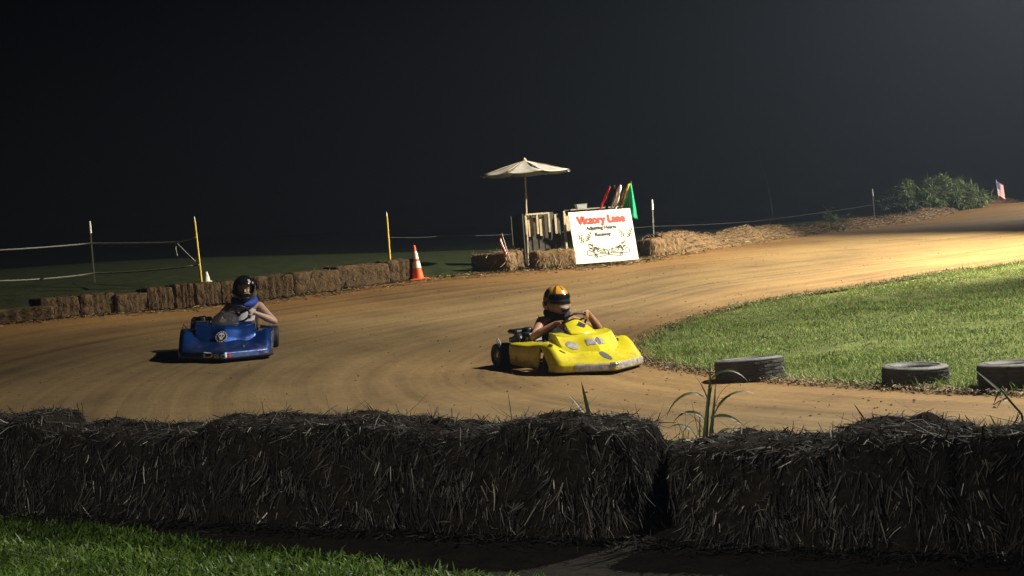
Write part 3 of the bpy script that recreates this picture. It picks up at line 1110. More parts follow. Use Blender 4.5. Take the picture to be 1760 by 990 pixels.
def tyre(px, py, Y, ro, wd, rz, lab, sink=0.02, tilt=(0, 0)):
    c = at(px, py, Y)
    root = empty('tyre', G(c[0], c[1] + ro, -sink), rz)
    root.rotation_euler = (tilt[0], tilt[1], rz)
    ri = ro * 0.60
    n = 72
    mb = MB()
    # tread band with circumferential grooves and cross sipes
    prof = [(ro * 0.965, 0.012), (ro * 0.985, 0.02)]
    for k in range(5):
        z0 = 0.028 + (wd - 0.056) * k / 5
        z1 = 0.028 + (wd - 0.056) * (k + 1) / 5
        prof += [(ro, z0 + 0.004), (ro, z1 - 0.006), (ro - 0.007, z1 - 0.005), (ro - 0.007, z1 + 0.003)]
    prof += [(ro * 0.985, wd - 0.02), (ro * 0.965, wd - 0.012)]
    mb.lathe(prof, n)
    v = [list(p) for p in mb.v]
    for p in v:
        a = math.atan2(p[1], p[0])
        r = math.hypot(p[0], p[1])
        if r > ro * 0.99 and int((a + 9) * 40 + p[2] * 60) % 4 == 0:
            p[0] *= 0.987
            p[1] *= 0.987
    mb.v = [tuple(p) for p in v]
    mb.build('tread', M_RUB, root, False)
    for nm, z, sg in (('sidewall', wd, 1), ('sidewall', 0.0, -1)):
        m2 = MB()
        pr = [(ro * 0.965, z - sg * 0.012), (ro * 0.93, z - sg * 0.003), (ro * 0.86, z + sg * 0.002), (ro * 0.80, z), (ro * 0.79, z + sg * 0.004), (ro * 0.74, z + sg * 0.002), (ro * 0.735, z - sg * 0.002),
              (ro * 0.66, z - sg * 0.012), (ri, z - sg * 0.03), (ri * 0.985, z - sg * 0.05), (ri * 1.06, z - sg * 0.058), (ro * 0.88, z - sg * 0.03), (ro * 0.93, z - sg * wd * 0.5)]
        m2.lathe(pr, n)
        autosmooth(m2.build(nm, M_RUBT, root, True), 50)
    tag(root, lab, 'tyre', 'tyres marking the infield edge')


tyre(1300, 651, 13.75, 0.335, 0.215, 0.1, 'leaning worn black tyre at the infield tip, nearest the yellow kart', 0.01, (R(-3.5), R(-0.5)))
tyre(1590, 668, 12.2, 0.28, 0.19, 1.1, 'worn black tyre lying flat, second from the yellow kart', 0.02, (R(2), R(0)))
tyre(1772, 681, 11.35, 0.30, 0.225, 2.0, 'black tyre lying flat, cut by the right frame edge', 0.015, (R(1), R(1)))

# ------------------------------------------------------------------ posts and ropes
M_YEL = mat('yellow_sleeve', (0.72, 0.50, 0.06), 0.5, noise=0.2, nscale=6)
M_WHT = mat('white_paint', (0.75, 0.74, 0.70), 0.6, noise=0.12, nscale=10)
M_STEEL = mat('post_steel', (0.12, 0.12, 0.115), 0.6, metal=0.4, noise=0.3, nscale=12)
M_ROPE = mat('grey_rope', (0.50, 0.49, 0.44), 0.85, noise=0.25, nscale=30)


def marker_post(bx, by, tx, ty, Y, lab, r=0.024):
    b = at(bx, by, Y)
    t = at(tx, ty, Y)
    g0 = float(gz(b[0], b[1]))
    root = empty('marker_post', (b[0], b[1], g0))
    ax = t - b
    ax /= np.linalg.norm(ax)
    L = (t[2] - g0) / ax[2]
    f = lambda s: tuple(ax * s)
    m = MB()
    m.tube([f(-0.15), f(L * 0.25), f(L * 0.55), f(L * 0.93)], [r, r * 1.05, r, r * 0.97], 12)
    autosmooth(m.build('sleeve', M_YEL, root, True))
    m = MB()
    m.tube([f(L * 0.93), f(L * 0.97), f(L)], [r * 0.7, r * 0.62, r * 0.35], 10)
    autosmooth(m.build('tip', M_WHT, root, True))
    for s in (0.32, 0.62):
        m = MB()
        m.tube([f(L * s - 0.012), f(L * s + 0.012)], r * 1.12, 12)
        m.build('band', M_YEL, root)
    tag(root, lab, 'post', 'yellow marker posts')
    return np.array([b[0], b[1], g0]), ax, L


mp1 = marker_post(346, 481, 334, 372, 29.0, 'yellow marker post holding the two ropes, behind the blue kart')
mp2 = marker_post(671, 459, 664, 364, 30.2, 'yellow marker post standing alone left of the traffic cone')


def t_post(bx, by, tx, ty, Y, lab):
    b = at(bx, by, Y)
    t = at(tx, ty, Y)
    g0 = float(gz(b[0], b[1]))
    root = empty('fence_post', (b[0], b[1], g0), R(15))
    L = t[2] - g0
    lean = (t[0] - b[0])
    m = MB()
    for k in range(8):
        s0, s1 = -0.1 + (L * 0.82 + 0.1) * k / 8, -0.1 + (L * 0.82 + 0.1) * (k + 1) / 8
        m.box((lean * (s0 + s1) / 2 / L, 0, (s0 + s1) / 2), (0.034, 0.005, s1 - s0 - 0.001))
        m.box((lean * (s0 + s1) / 2 / L, 0.0175, (s0 + s1) / 2), (0.005, 0.03, s1 - s0 - 0.001))
        m.box((lean * (s0 + s1) / 2 / L, -0.008, (s0 + s1) / 2), (0.012, 0.011, 0.02))
    m.build('steel_tee', M_STEEL, root)
    m = MB()
    m.tube([(lean * 0.82, 0.004, L * 0.80), (lean * 0.9, 0.004, L * 0.9), (lean, 0.004, L)], [0.026, 0.026, 0.02], 10)
    autosmooth(m.build('cap', M_WHT, root, True))
    tag(root, lab, 'post', 'steel fence posts with white caps')
    return np.array([b[0], b[1], g0]), L, lean


tp1 = t_post(163, 484, 154, 380, 30.5, 'thin steel fence post with pale cap carrying the ropes at far left')
tp2 = t_post(1125, 428, 1121, 343, 36.5, 'thin steel post with white cap just right of the sign')
tp3 = t_post(1504, 376, 1499, 325, 55.0, 'thin steel post with white cap left of the bush')


def rope(name, pts, r, lab, cat='rope', sag=0.0, m=M_ROPE):
    out = []
    for a, b in zip(pts[:-1], pts[1:]):
        a, b = np.array(a), np.array(b)
        for k in range(8):
            u = k / 8
            p = a + (b - a) * u
            p[2] -= sag * 4 * u * (1 - u)
            out.append(p)
    out.append(np.array(pts[-1]))
    mb = MB()
    mb.tube(out, r, 6)
    o = mb.build(name, m, None, True)
    tag(o, lab, cat)
    return o


rope('rope', [at(-120, 440, 30), at(0, 430, 30), at(155, 418.5, 30.4), at(303, 416.5, 29.4), at(336, 407.5, 28.98)], 0.017, 'upper pale rope strung to the yellow post at left', sag=0.01)
rope('rope', [at(-120, 488, 30), at(0, 483, 30), at(162, 470, 30.4), at(342, 456, 28.98)], 0.017, 'lower pale rope strung to the yellow post at left', sag=0.03)
rope('rope', [at(303, 417, 29.38), at(342, 455.5, 28.97)], 0.009, 'thin diagonal cord between the two ropes at the yellow post')
rope('rope', [at(302, 417, 29.36), at(302, 428, 29.36), at(305, 440, 29.36)], 0.009, 'loose rope end hanging from the upper rope')
M_STR = mat('fence_wire', (0.055, 0.06, 0.06), 0.6, noise=0.2)
rope('fence_wire', [at(667, 408, 30.2), at(760, 405.5, 32), at(905, 401, 34.5), at(1123, 389, 36.5), at(1300, 380, 44), at(1501, 352, 55)], 0.0045, 'thin wire strung behind the flag stand between the posts', 'wire', 0.02, M_STR)

# ------------------------------------------------------------------ cones
M_ORG = mat('cone_orange', (0.85, 0.13, 0.03), 0.45, noise=0.12, nscale=10)
M_REFL = mat('cone_band', (0.82, 0.82, 0.80), 0.35, noise=0.08, nscale=20)
cb = at(719, 486, 28.9)
H = 0.68
root = empty('traffic_cone', G(cb[0], cb[1], 0))
root.rotation_euler = (0, R(-2.5), 0.3)
rad = lambda z: 0.125 - (0.125 - 0.023) * (z / H)
m = MB()
m.box((0, 0, 0.018), (0.37, 0.37, 0.035), bev=0.012)
m.build('base', M_ORG, root)


def band(z0, z1, extra):
    mm = MB()
    mm.lathe([(rad(z0) + extra, z0), (rad((z0 + z1) / 2) + extra, (z0 + z1) / 2), (rad(z1) + extra, z1)], 28)
    return mm


m = band(0.035, H, 0.0)
m.lathe([(0.026, H), (0.018, H + 0.012), (0.012, H + 0.004)], 28)
m.build('cone_body', M_ORG, root, True)
band(0.24, 0.37, 0.003).build('reflective_band', M_REFL, root, True)
band(0.42, 0.57, 0.003).build('reflective_band', M_REFL, root, True)
tag(root, 'orange traffic cone with two white bands beside the far bale row', 'cone')

cb = at(356, 484, 30.0)
g0 = float(gz(cb[0], cb[1]))
root = empty('field_cone', (cb[0], cb[1], g0))
hh = at(353, 467, 30.0)[2] - g0
m = MB()
m.lathe([(0.075, 0.0), (0.078, 0.012), (0.07, 0.02), (0.026, hh * 0.96), (0.018, hh), (0.002, hh - 0.004)], 24)
m.build('cone_body', M_WHT, root, True)
m = MB()
m.lathe([(0.10, -0.005), (0.10, 0.01), (0.07, 0.014)], 24)
m.build('base', M_WHT, root)
tag(root, 'small white cone at the foot of the roped yellow post', 'cone')

# ------------------------------------------------------------------ flag stand
M_WOOD = mat('pale_pallet_wood', (0.46, 0.40, 0.28), 0.8, noise=0.3, nscale=9, bump=0.3, bscale=35)
M_WOODD = mat('old_shaded_wood', (0.060, 0.055, 0.050), 0.85, noise=0.4, nscale=9, bump=0.3, bscale=35)  # weathered wood, its dark tone includes the shade on the stand
FS = at(905, 455, 32.2)
FS2 = at(1090, 445, 33.0)
PH = math.atan2(FS2[1] - FS[1], FS2[0] - FS[0])
FW = math.hypot(FS2[0] - FS[0], FS2[1] - FS[1])
zb = float(gz(FS[0], FS[1])) - 0.03
stand = empty('flag_stand', (FS[0], FS[1], zb), PH)
FH = at(908, 367, 32.2)[2] - zb
DP = 0.85


def plank(x, y, z0, z1, wd, th, m=M_WOOD, nm='plank', rz=0.0, tl=0.0):
    b = MB()
    b.box((x, y, (z0 + z1) / 2), (wd, th, z1 - z0), rz, ry=tl, bev=0.004)
    return b.build(nm, m, stand)


scx = FW / 185.0      # metres per photo pixel along the front
# left pallet: pale stringer edges and short boards paint the lit top, dark backs the shade
for px_ in (909, 928, 948):
    plank((px_ - 905) * scx, 0.0, FH * 0.62 if px_ == 948 else FH * 0.60, FH - 0.045, 0.045, 0.05, M_WOOD, 'stringer')
for px_, z0 in ((919, 0.60), (938, 0.60)):
    plank((px_ - 905) * scx, 0.075, FH * 0.56, FH - 0.09, 0.13, 0.02, M_WOOD, 'plank', tl=random.uniform(-0.02, 0.02))
for k, px_ in enumerate((906, 915, 926, 937, 947, 956, 966)):
    plank((px_ - 905) * scx, 0.13, 0.0, FH - (0.0 if k % 2 else 0.05), 0.115, 0.02, M_WOODD, 'plank', tl=random.uniform(-0.015, 0.015))
plank(-0.01, 0.35, 0.0, FH, 0.03, 0.72, M_WOODD, 'side_panel')
plank((974 - 905) * scx, -0.02, 0.0, FH, 0.05, 0.05, M_WOOD, 'upright')
plank((982 - 905) * scx, 0.06, FH * 0.62, FH - 0.06, 0.10, 0.02, M_WOOD, 'plank')
plank((960 - 905) * scx, 0.03, FH * 0.58, FH - 0.05, 0.05, 0.02, M_WOOD, 'plank')
for k in range(9):
    plank((994 + 11 * k - 905) * scx, 0.10, 0.0, FH - 0.05, 0.12, 0.02, M_WOODD, 'plank')
plank(FW - 0.02, 0.35, 0.0, FH, 0.03, 0.72, M_WOODD, 'side_panel')
for px_ in (905, 1088):
    plank((px_ - 905) * scx, 0.78, 0.0, FH - 0.02, 0.07, 0.07, M_WOODD, 'upright')
b = MB()
b.box(((929 - 905) * scx, 0.0, FH - 0.022), (0.56, 0.06, 0.04), bev=0.004)
b.build('top_rail', M_WOOD, stand)
b = MB()
b.box((FW * 0.69, 0.36, FH + 0.012), (FW * 0.62, 0.74, 0.025), bev=0.004)
b.build('counter_board', M_WOODD, stand)
b = MB()
b.box(((1040 - 905) * scx, -0.035, FH + 0.012), (FW * 0.6, 0.04, 0.03), bev=0.004)
b.build('front_rail', mat('grey_rail', (0.22, 0.21, 0.18), 0.8, noise=0.3), stand)
tag(stand, 'rough wooden flag stand built of pallets behind the painted sign', 'stand')


def on_stand(px_, y, z):
    c, s_ = math.cos(PH), math.sin(PH)
    lx = (px_ - 905) * scx
    return np.array([FS[0] + lx * c - y * s_, FS[1] + lx * s_ + y * c, zb + z])


# small clear storage box on the counter
M_CLEAR = mat('clear_plastic', (0.55, 0.57, 0.58), 0.25, alpha=0.45)
p = on_stand(1013, 0.30, FH + 0.026)
bx = empty('plastic_box', p, PH)
b = MB()
for i in range(4):
    q = ((-0.11, -0.07), (0.11, -0.07), (0.11, 0.07), (-0.11, 0.07))
    a, c = q[i], q[(i + 1) % 4]
    b.add([(a[0], a[1], 0), (c[0], c[1], 0), (c[0] * 1.1, c[1] * 1.1, 0.10), (a[0] * 1.1, a[1] * 1.1, 0.10)], [(0, 1, 2, 3)])
b.add([(-0.11, -0.07, 0), (0.11, -0.07, 0), (0.11, 0.07, 0), (-0.11, 0.07, 0)], [(3, 2, 1, 0)])
b.build('tub', M_CLEAR, bx, solid=0.003)
b = MB()
b.box((0, 0, 0.105), (0.26, 0.17, 0.012), bev=0.004)
b.build('lid', M_CLEAR, bx)
b = MB()
b.box((-0.04, 0, 0.035), (0.09, 0.08, 0.06), bev=0.006)
b.build('red_tin', mat('dull_red', (0.25, 0.07, 0.05), 0.6), bx)
tag(bx, 'small clear plastic box standing on the stand counter behind the sign', 'box')

# ------------------------------------------------------------------ sign
PHI, LEAN = R(17), R(14)
SL = at(990.5, 454.5, 31.35)
sw, sh = 1.43, 1.15
sz = float(gz(SL[0], SL[1]))
sign = empty('race_sign', (SL[0], SL[1], max(SL[2], sz - 0.02)), 0)
sign.rotation_euler = Matrix.Rotation(PHI, 3, 'Z').to_4x4().to_3x3().__matmul__(Matrix.Rotation(-LEAN, 3, 'X')).to_euler()
# local frame: x along the board, z up the board, -y out of the face
M_SIGN = mat('sign_board_white', (0.76, 0.75, 0.68), 0.55, noise=0.06, nscale=3)
b = MB()
b.box((sw / 2, 0.009, sh / 2), (sw, 0.018, sh), bev=0.003)
b.build('board', M_SIGN, sign)
M_RED = mat('sign_red', (0.62, 0.03, 0.03), 0.5)
M_BLK = mat('sign_black', (0.02, 0.02, 0.02), 0.5)
M_PINK = mat('sign_pink', (0.72, 0.52, 0.48), 0.6)


def text_mesh(name, body, size, cx, cz, m, parent, y=-0.002, fat=0.0, bold=0.0, width=None, slant=0.0, rot=None, ext=0.0008):
    cu = bpy.data.curves.new('txt', 'FONT')
    cu.body = body
    cu.size = size
    cu.align_x, cu.align_y = 'CENTER', 'CENTER'
    cu.offset = bold
    cu.extrude = ext
    cu.shear = slant
    t = bpy.data.objects.new('txt', cu)
    COL.objects.link(t)
    dg = bpy.context.evaluated_depsgraph_get()
    me = bpy.data.meshes.new_from_object(t.evaluated_get(dg))
    bpy.data.objects.remove(t)
    me.name = name
    k = 1.0
    if width:
        xs = [v.co.x for v in me.vertices]
        k = width / (max(xs) - min(xs))
    for v in me.vertices:
        x_, y_, z_ = v.co
        v.co = (cx + x_ * k, y - z_, cz + y_)
    if fat:
        bm = bmesh.new()
        for k_, (sx_, sz_) in enumerate(((0, 0), (1, 0), (-1, 0), (0.6, 0.7), (-0.6, -0.7), (0, 0.8), (0, -0.8))):
            m2 = me.copy()
            m2.transform(Matrix.Translation((sx_ * fat, -0.00025 * k_, sz_ * fat)))
            bm.from_mesh(m2)
        bm.to_mesh(me)
        bm.free()
    return link(name, me, m, parent, False)


text_mesh('lettering_shadow', 'Victory Lane', 0.235, sw * 0.510, sh * 0.815, M_BLK, sign, -0.002, 0.011, 0.0, sw * 0.755)
text_mesh('lettering', 'Victory Lane', 0.235, sw * 0.50, sh * 0.825, M_RED, sign, -0.0060, 0.011, 0.0, sw * 0.755)
text_mesh('lettering', 'Adjusting Hearts', 0.11, sw * 0.485, sh * 0.665, M_BLK, sign, -0.003, 0.006, 0.0, sw * 0.475)
text_mesh('lettering', 'Raceway', 0.11, sw * 0.495, sh * 0.535, M_BLK, sign, -0.003, 0.006, 0.0, sw * 0.245)


def strokes(name, lines, wd, m, y=-0.0035):
    b = MB()
    for ln_ in lines:
        P = [np.array([q[0] * sw, 0, q[1] * sh]) for q in ln_]
        for a, c in zip(P[:-1], P[1:]):
            d_ = c - a
            L_ = np.linalg.norm(d_)
            if L_ < 1e-6:
                continue
            d_ /= L_
            n_ = np.array([-d_[2], 0, d_[0]]) * wd / 2
            q = [a - n_ - d_ * wd * 0.3, c - n_ + d_ * wd * 0.3, c + n_ + d_ * wd * 0.3, a + n_ - d_ * wd * 0.3]
            b.add([(v[0], y, v[2]) for v in q] + [(v[0], -0.001, v[2]) for v in q], [(0, 1, 2, 3), (0, 4, 5, 1), (1, 5, 6, 2), (2, 6, 7, 3), (3, 7, 4, 0)])
    return b.build(name, m, sign)


def ell(cx, cz, rx, rz_, a0=0, a1=360, n=14):
    return [(cx + rx * math.cos(R(a0 + (a1 - a0) * k / n)), cz + rz_ * math.sin(R(a0 + (a1 - a0) * k / n))) for k in range(n + 1)]


kart = [[(0.20, 0.17), (0.20, 0.225), (0.235, 0.245), (0.275, 0.22), (0.31, 0.205), (0.33, 0.155), (0.215, 0.155), (0.20, 0.17)],
        [(0.30, 0.20), (0.33, 0.25), (0.40, 0.265), (0.47, 0.245), (0.525, 0.235), (0.535, 0.14), (0.36, 0.105), (0.33, 0.15)],
        [(0.34, 0.165), (0.53, 0.165)], [(0.36, 0.23), (0.41, 0.19), (0.475, 0.19)], [(0.465, 0.27), (0.495, 0.165)], [(0.385, 0.25), (0.43, 0.215), (0.47, 0.22)],
        ell(0.335, 0.135, 0.018, 0.035), [(0.36, 0.215), (0.40, 0.30)]]
kart_solid = [[(0.30, 0.235), (0.33, 0.285), (0.37, 0.275)], [(0.26, 0.36), (0.30, 0.335)], [(0.26, 0.285), (0.29, 0.27)], [(0.345, 0.30), (0.36, 0.275)]]
for mir in (False, True):
    f = (lambda ls: [[((1.075 - q[0]) if mir else q[0], q[1] + (0.0 if not mir else 0.0)) for q in l_] for l_ in ls])
    strokes('kart_drawing', f(kart), 0.015, M_BLK)
    strokes('driver_drawing', f(kart_solid), 0.032, M_BLK)
    strokes('driver_outline', f([ell(0.275, 0.345, 0.035, 0.055), [(0.25, 0.29), (0.25, 0.25)], [(0.30, 0.30), (0.335, 0.30)]]), 0.009, M_BLK)
for cx_, cz_, sg in ((0.145, 0.485, 1), (0.265, 0.515, -1), (0.80, 0.545, 1), (0.925, 0.53, -1)):
    ls = []
    for k in range(4):
        for j_ in range(4):
            if (k + j_) % 2:
                continue
            u0, v0 = (k - 2) * 0.019, (j_ - 2) * 0.036
            ls.append([(cx_ + u0 - sg * v0 * 0.25, cz_ + v0 + u0 * 0.4), (cx_ + u0 + 0.014 - sg * v0 * 0.25 - sg * 0.004, cz_ + v0 + 0.022 + u0 * 0.4)])
    ls2 = [[(cx_ - sg * 0.045, cz_ + 0.09), (cx_ + sg * 0.035, cz_ - 0.10)]]
    strokes('checkered_flag_drawing', ls, 0.021, M_BLK)
    strokes('flag_staff_drawing', ls2, 0.010, M_BLK)
strokes('flourish', [ell(0.385, 0.47, 0.055, 0.05, 250, 360, 8)], 0.006, M_PINK)
strokes('flourish', [ell(0.655, 0.50, 0.055, 0.05, 180, 290, 8)], 0.006, M_PINK)
tag(sign, 'white painted race sign reading Victory Lane, leaning on the stand', 'sign')

# ------------------------------------------------------------------ umbrella
UB = on_stand(910, 0.10, 0.0)
apex = at(901.5, 275, 32.3)
um = empty('patio_umbrella', (UB[0], UB[1], zb))
hz_ = apex[2] - zb
ox, oy = apex[0] - UB[0], apex[1] - UB[1]
M_CAN = mat('faded_canvas', (0.38, 0.375, 0.37), 0.85, noise=0.3, nscale=5, bump=0.15, bscale=60)
M_POLE = mat('weathered_pole', (0.42, 0.35, 0.27), 0.7, noise=0.3, nscale=14)
m = MB()
m.tube([(0, 0, 0.0), (ox * 0.45, oy * 0.45, hz_ * 0.45), (ox, oy, hz_ + 0.02)], 0.021, 12)
m.tube([(ox * 0.63, oy * 0.63, hz_ * 0.63), (ox * 0.69, oy * 0.69, hz_ * 0.69)], [0.034, 0.028], 12)
autosmooth(m.build('pole', M_POLE, um, True))
rad_u, drop = 1.045, 0.295
ribs = []
for k in range(8):
    a = 2 * math.pi * (k + 0.42) / 8
    ribs.append((ox + rad_u * math.cos(a), oy + rad_u * math.sin(a), hz_ - drop))
for k in range(8):
    A, B = np.array(ribs[k]), np.array(ribs[(k + 1) % 8])
    T = np.array([ox, oy, hz_])
    rows_ = []
    for i in range(7):
        u = i / 6
        rr = []
        for j_ in range(7):
            v_ = j_ / 6
            q = T + (A - T) * u * (1 - v_) + (B - T) * u * v_
            q[2] += -0.05 * u * 4 * v_ * (1 - v_) - 0.018 * math.sin(u * math.pi)
            if i == 6:
                q = q + (T - q) * 0.05 * 4 * v_ * (1 - v_)
            rr.append(q)
        rows_.append(rr)
    m = MB()
    m.grid(rows_)
    m.build('canopy_panel', M_CAN, um, True, solid=0.004)
for k in range(8):
    m = MB()
    T = np.array([ox, oy, hz_ - 0.012])
    m.tube([T, T + (np.array(ribs[k]) - T) * 0.5 + np.array([0, 0, 0.006]), np.array(ribs[k]) - np.array([0, 0, 0.012])], 0.008, 6)
    rb = m.build('rib', M_POLE, um)
m = MB()
m.lathe([(0.045, hz_ - 0.002), (0.04, hz_ + 0.02), (0.015, hz_ + 0.045), (0.001, hz_ + 0.06)], 16, c=(ox, oy, 0))
m.build('finial', M_POLE, um, True)
tag(um, 'faded cream patio umbrella opened over the wooden stand', 'umbrella')

# ------------------------------------------------------------------ rolled race flags in the stand
def cloth_mat(n_, c_, **k):
    return mat(n_, c_, 0.85, spec=0.15, noise=0.22, nscale=9, bump=0.3, bscale=25, **k)


M_STICK = mat('flag_stick', (0.35, 0.24, 0.13), 0.7, noise=0.2)


def rolled(bx_, by_, tx_, ty_, dy, col, lab, r=0.036):
    b0 = at(bx_, by_, 32.2 + dy)
    t0 = at(tx_, ty_, 32.0 + dy)
    d_ = t0 - b0
    b00 = b0 - d_ * 0.55
    root = empty('race_flag', b00)
    m = MB()
    m.tube([(0, 0, 0), tuple(t0 - b00 + d_ * 0.03)], 0.008, 6)
    m.build('stick', M_STICK, root)
    L0, ts = b0 - b00 - d_ * 0.2, t0 - b00
    m = MB()
    n_ = 26
    pts, K = [], 14
    for i in range(15):
        u = i / 14
        p = L0 + (ts - L0) * u
        rr = r * (0.55 + 0.55 * math.sin(min(1, u * 1.25) * math.pi * 0.5)) * (1 if i < 13 else (0.85 if i == 13 else 0.4))
        ring = []
        for k in range(K):
            a = 2 * math.pi * k / K
            w_ = 1 + 0.22 * math.sin(3 * a + u * 5 + bx_) + 0.08 * math.sin(7 * a + u * 11)
            ring.append(p + np.array([math.cos(a) * rr * w_, math.sin(a) * rr * w_, 0.0]))
        pts.append(ring + [ring[0]])
    m.grid(pts)
    autosmooth(m.build('cloth', col, root, True), 60)
    tag(root, lab, 'flag', 'rolled race flags in the stand')


M_FW = cloth_mat('flag_white', (0.8, 0.8, 0.78))
rolled(1031, 360, 1048, 321, 0.0, cloth_mat('flag_red', (0.7, 0.04, 0.03)), 'rolled red race flag, leftmost behind the sign', 0.03)
rolled(1042, 360, 1056, 320, 0.1, cloth_mat('flag_black', (0.015, 0.015, 0.017)), 'rolled black race flag between the red and white ones', 0.036)
rolled(1050, 358, 1060, 331, -0.02, cloth_mat('flag_grey', (0.34, 0.33, 0.31)), 'rolled grey checked race flag left of the white one', 0.026)
rolled(1057, 358, 1066, 318, 0.05, M_FW, 'rolled white race flag in the middle of the bunch', 0.044)
rolled(1065, 358, 1074, 326, 0.15, cloth_mat('flag_brown', (0.20, 0.15, 0.08)), 'rolled dull brown race flag right of the white one', 0.036)
rolled(1071, 357, 1081, 316, 0.1, cloth_mat('flag_yellow', (0.75, 0.46, 0.05)), 'rolled yellow race flag behind the green flag', 0.034)
# green flag hanging open
tip = at(1084, 314, 32.2)
base = at(1073, 362, 32.35) - np.array([0, 0, 0.45])
gf = empty('race_flag', base)
m = MB()
m.tube([(0, 0, 0), tuple(tip - base + np.array([0.01, 0, 0.03]))], 0.008, 6)
m.build('stick', M_STICK, gf)
TL_, TR_, BR_, BL_ = at(1081, 316, 32.15), at(1085, 315, 32.1), at(1097, 378, 31.95), at(1071, 357, 32.2)
MIDB = at(1088, 372, 31.9)
rows_ = []
for i in range(17):
    u = i / 16
    lft = TL_ + (BL_ - TL_) * u
    rgt = TR_ + (BR_ - TR_) * u
    rr = []
    for j_ in range(13):
        v_ = j_ / 12
        q = lft + (rgt - lft) * v_
        q[2] -= 0.06 * u * math.sin(v_ * math.pi)
        q[1] += -0.05 * u * math.sin(v_ * 9.5 + u * 2.0) - 0.03 * math.sin(v_ * 4)
        rr.append(q - base)
    rows_.append(rr)
m.__init__()
m.grid(rows_)
m.build('cloth', cloth_mat('flag_green', (0.02, 0.36, 0.17)), gf, True, solid=0.004)
tag(gf, 'open green race flag hanging beside the sign', 'flag')

# ------------------------------------------------------------------ stick flags with stripes
M_FB = mat('flag_blue', (0.05, 0.07, 0.22), 0.8)
M_FR = mat('flag_stripe_red', (0.62, 0.06, 0.06), 0.8)


def stick_flag(bpt, tpt, wdt, drop_, lab, side=-1):
    bpt, tpt = np.array(bpt), np.array(tpt)
    root = empty('stick_flag', bpt)
    d_ = tpt - bpt
    L = np.linalg.norm(d_)
    dn = d_ / L
    m = MB()
    m.tube([(0, 0, 0), tuple(d_)], 0.007, 6)
    m.build('stick', M_WHT, root)
    m = MB()
    m.lathe([(0.001, 0.03), (0.011, 0.018), (0.012, 0.008), (0.006, -0.004)], 10, c=tuple(d_))
    m.build('finial', mat('gilt', (0.5, 0.38, 0.12), 0.4, metal=0.7), root, True)
    m = MB()
    nr, nc = 26, 10
    V = []
    for i in range(nr + 1):
        for j_ in range(nc + 1):
            u, v_ = i / nr, j_ / nc
            p = d_ * (0.95 - drop_ * u * (1 - 0.0 * v_))
            p = p + np.array([side * wdt * v_, 0.05 * math.sin(v_ * 7 + u * 2) * v_, -wdt * 0.55 * v_ - 0.02 * math.sin(u * 6) * v_])
            V.append(p)
    F, MI = [], []
    for i in range(nr):
        for j_ in range(nc):
            F.append((i * (nc + 1) + j_, i * (nc + 1) + j_ + 1, (i + 1) * (nc + 1) + j_ + 1, (i + 1) * (nc + 1) + j_))
            MI.append(2 if (i < nr * 14 // 26 and j_ < 4) else (0 if (i // 2) % 2 == 0 else 1))
    m.add(V, F)
    m.mi = MI
    m.build('cloth', [M_FR, M_FW, M_FB], root, True, solid=0.002)
    tag(root, lab, 'flag', 'small striped stick flags')


fb = at(877, 447, 30.35)
stick_flag(fb, at(863, 403, 30.3), 0.15, 0.72, 'small red white and blue stick flag planted at the dark-faced bale', -0.55)
fb = at(1717, 349, 66.0)
fb[2] = float(gz(fb[0], fb[1])) + 0.25
stick_flag(fb, at(1712, 309, 66.0), 0.42, 0.80, 'faded striped stick flag at the far right end of the berm', 0.75)

# ------------------------------------------------------------------ tall weeds by the near wall
def leaf(mb, p0, d0, L, wd, droop, twist=0.0, K=9):
    p = np.array(p0, float)
    d_ = np.array(d0, float)
    d_ /= np.linalg.norm(d_)
    sd_ = np.cross(d_, [0, 0, 1.0])
    if np.linalg.norm(sd_) < 1e-3:
        sd_ = np.array([1.0, 0, 0])
    sd_ /= np.linalg.norm(sd_)
    # blades show their width towards both sides: lean the side vector out of the vertical plane
    nrm = np.cross(sd_, d_)
    rows_ = []
    for k in range(K + 1):
        u = k / K
        wv = 1.0 * wd * (0.45 + 0.55 * min(1, u * 5)) * (1 - u ** 2.2) + 0.0008
        s2 = sd_ * math.cos(twist) + np.array([0, 0, 1.0]) * math.sin(twist)
        s2 = s2 - d_ * s2.dot(d_)
        s2 /= np.linalg.norm(s2)
        nn = np.cross(s2, d_)
        rows_.append([p - s2 * wv / 2 + nn * wv * 0.18, p, p + s2 * wv / 2 + nn * wv * 0.18])
        p = p + d_ * L / K
        d_ = d_ + np.array([0, 0, -droop / K])
        d_ /= np.linalg.norm(d_)
    mb.grid(rows_)


M_TALL = mat('tall_weed_green', (0.055, 0.085, 0.028), 0.55, spec=0.4, noise=0.35, nscale=9)


def weed(name, lab, base_, stems, leaves):
    root = empty(name, base_)
    for q in stems:
        m = MB()
        m.tube(q[0], q[1], 8)
        m.build('stem', M_TALL, root, True)
    for q in leaves:
        m = MB()
        leaf(m, *q)
        m.build('leaf', M_TALL, root, True)
    tag(root, lab, 'weed')


def rel(px, py, Y, base_):
    return at(px, py, Y) - base_


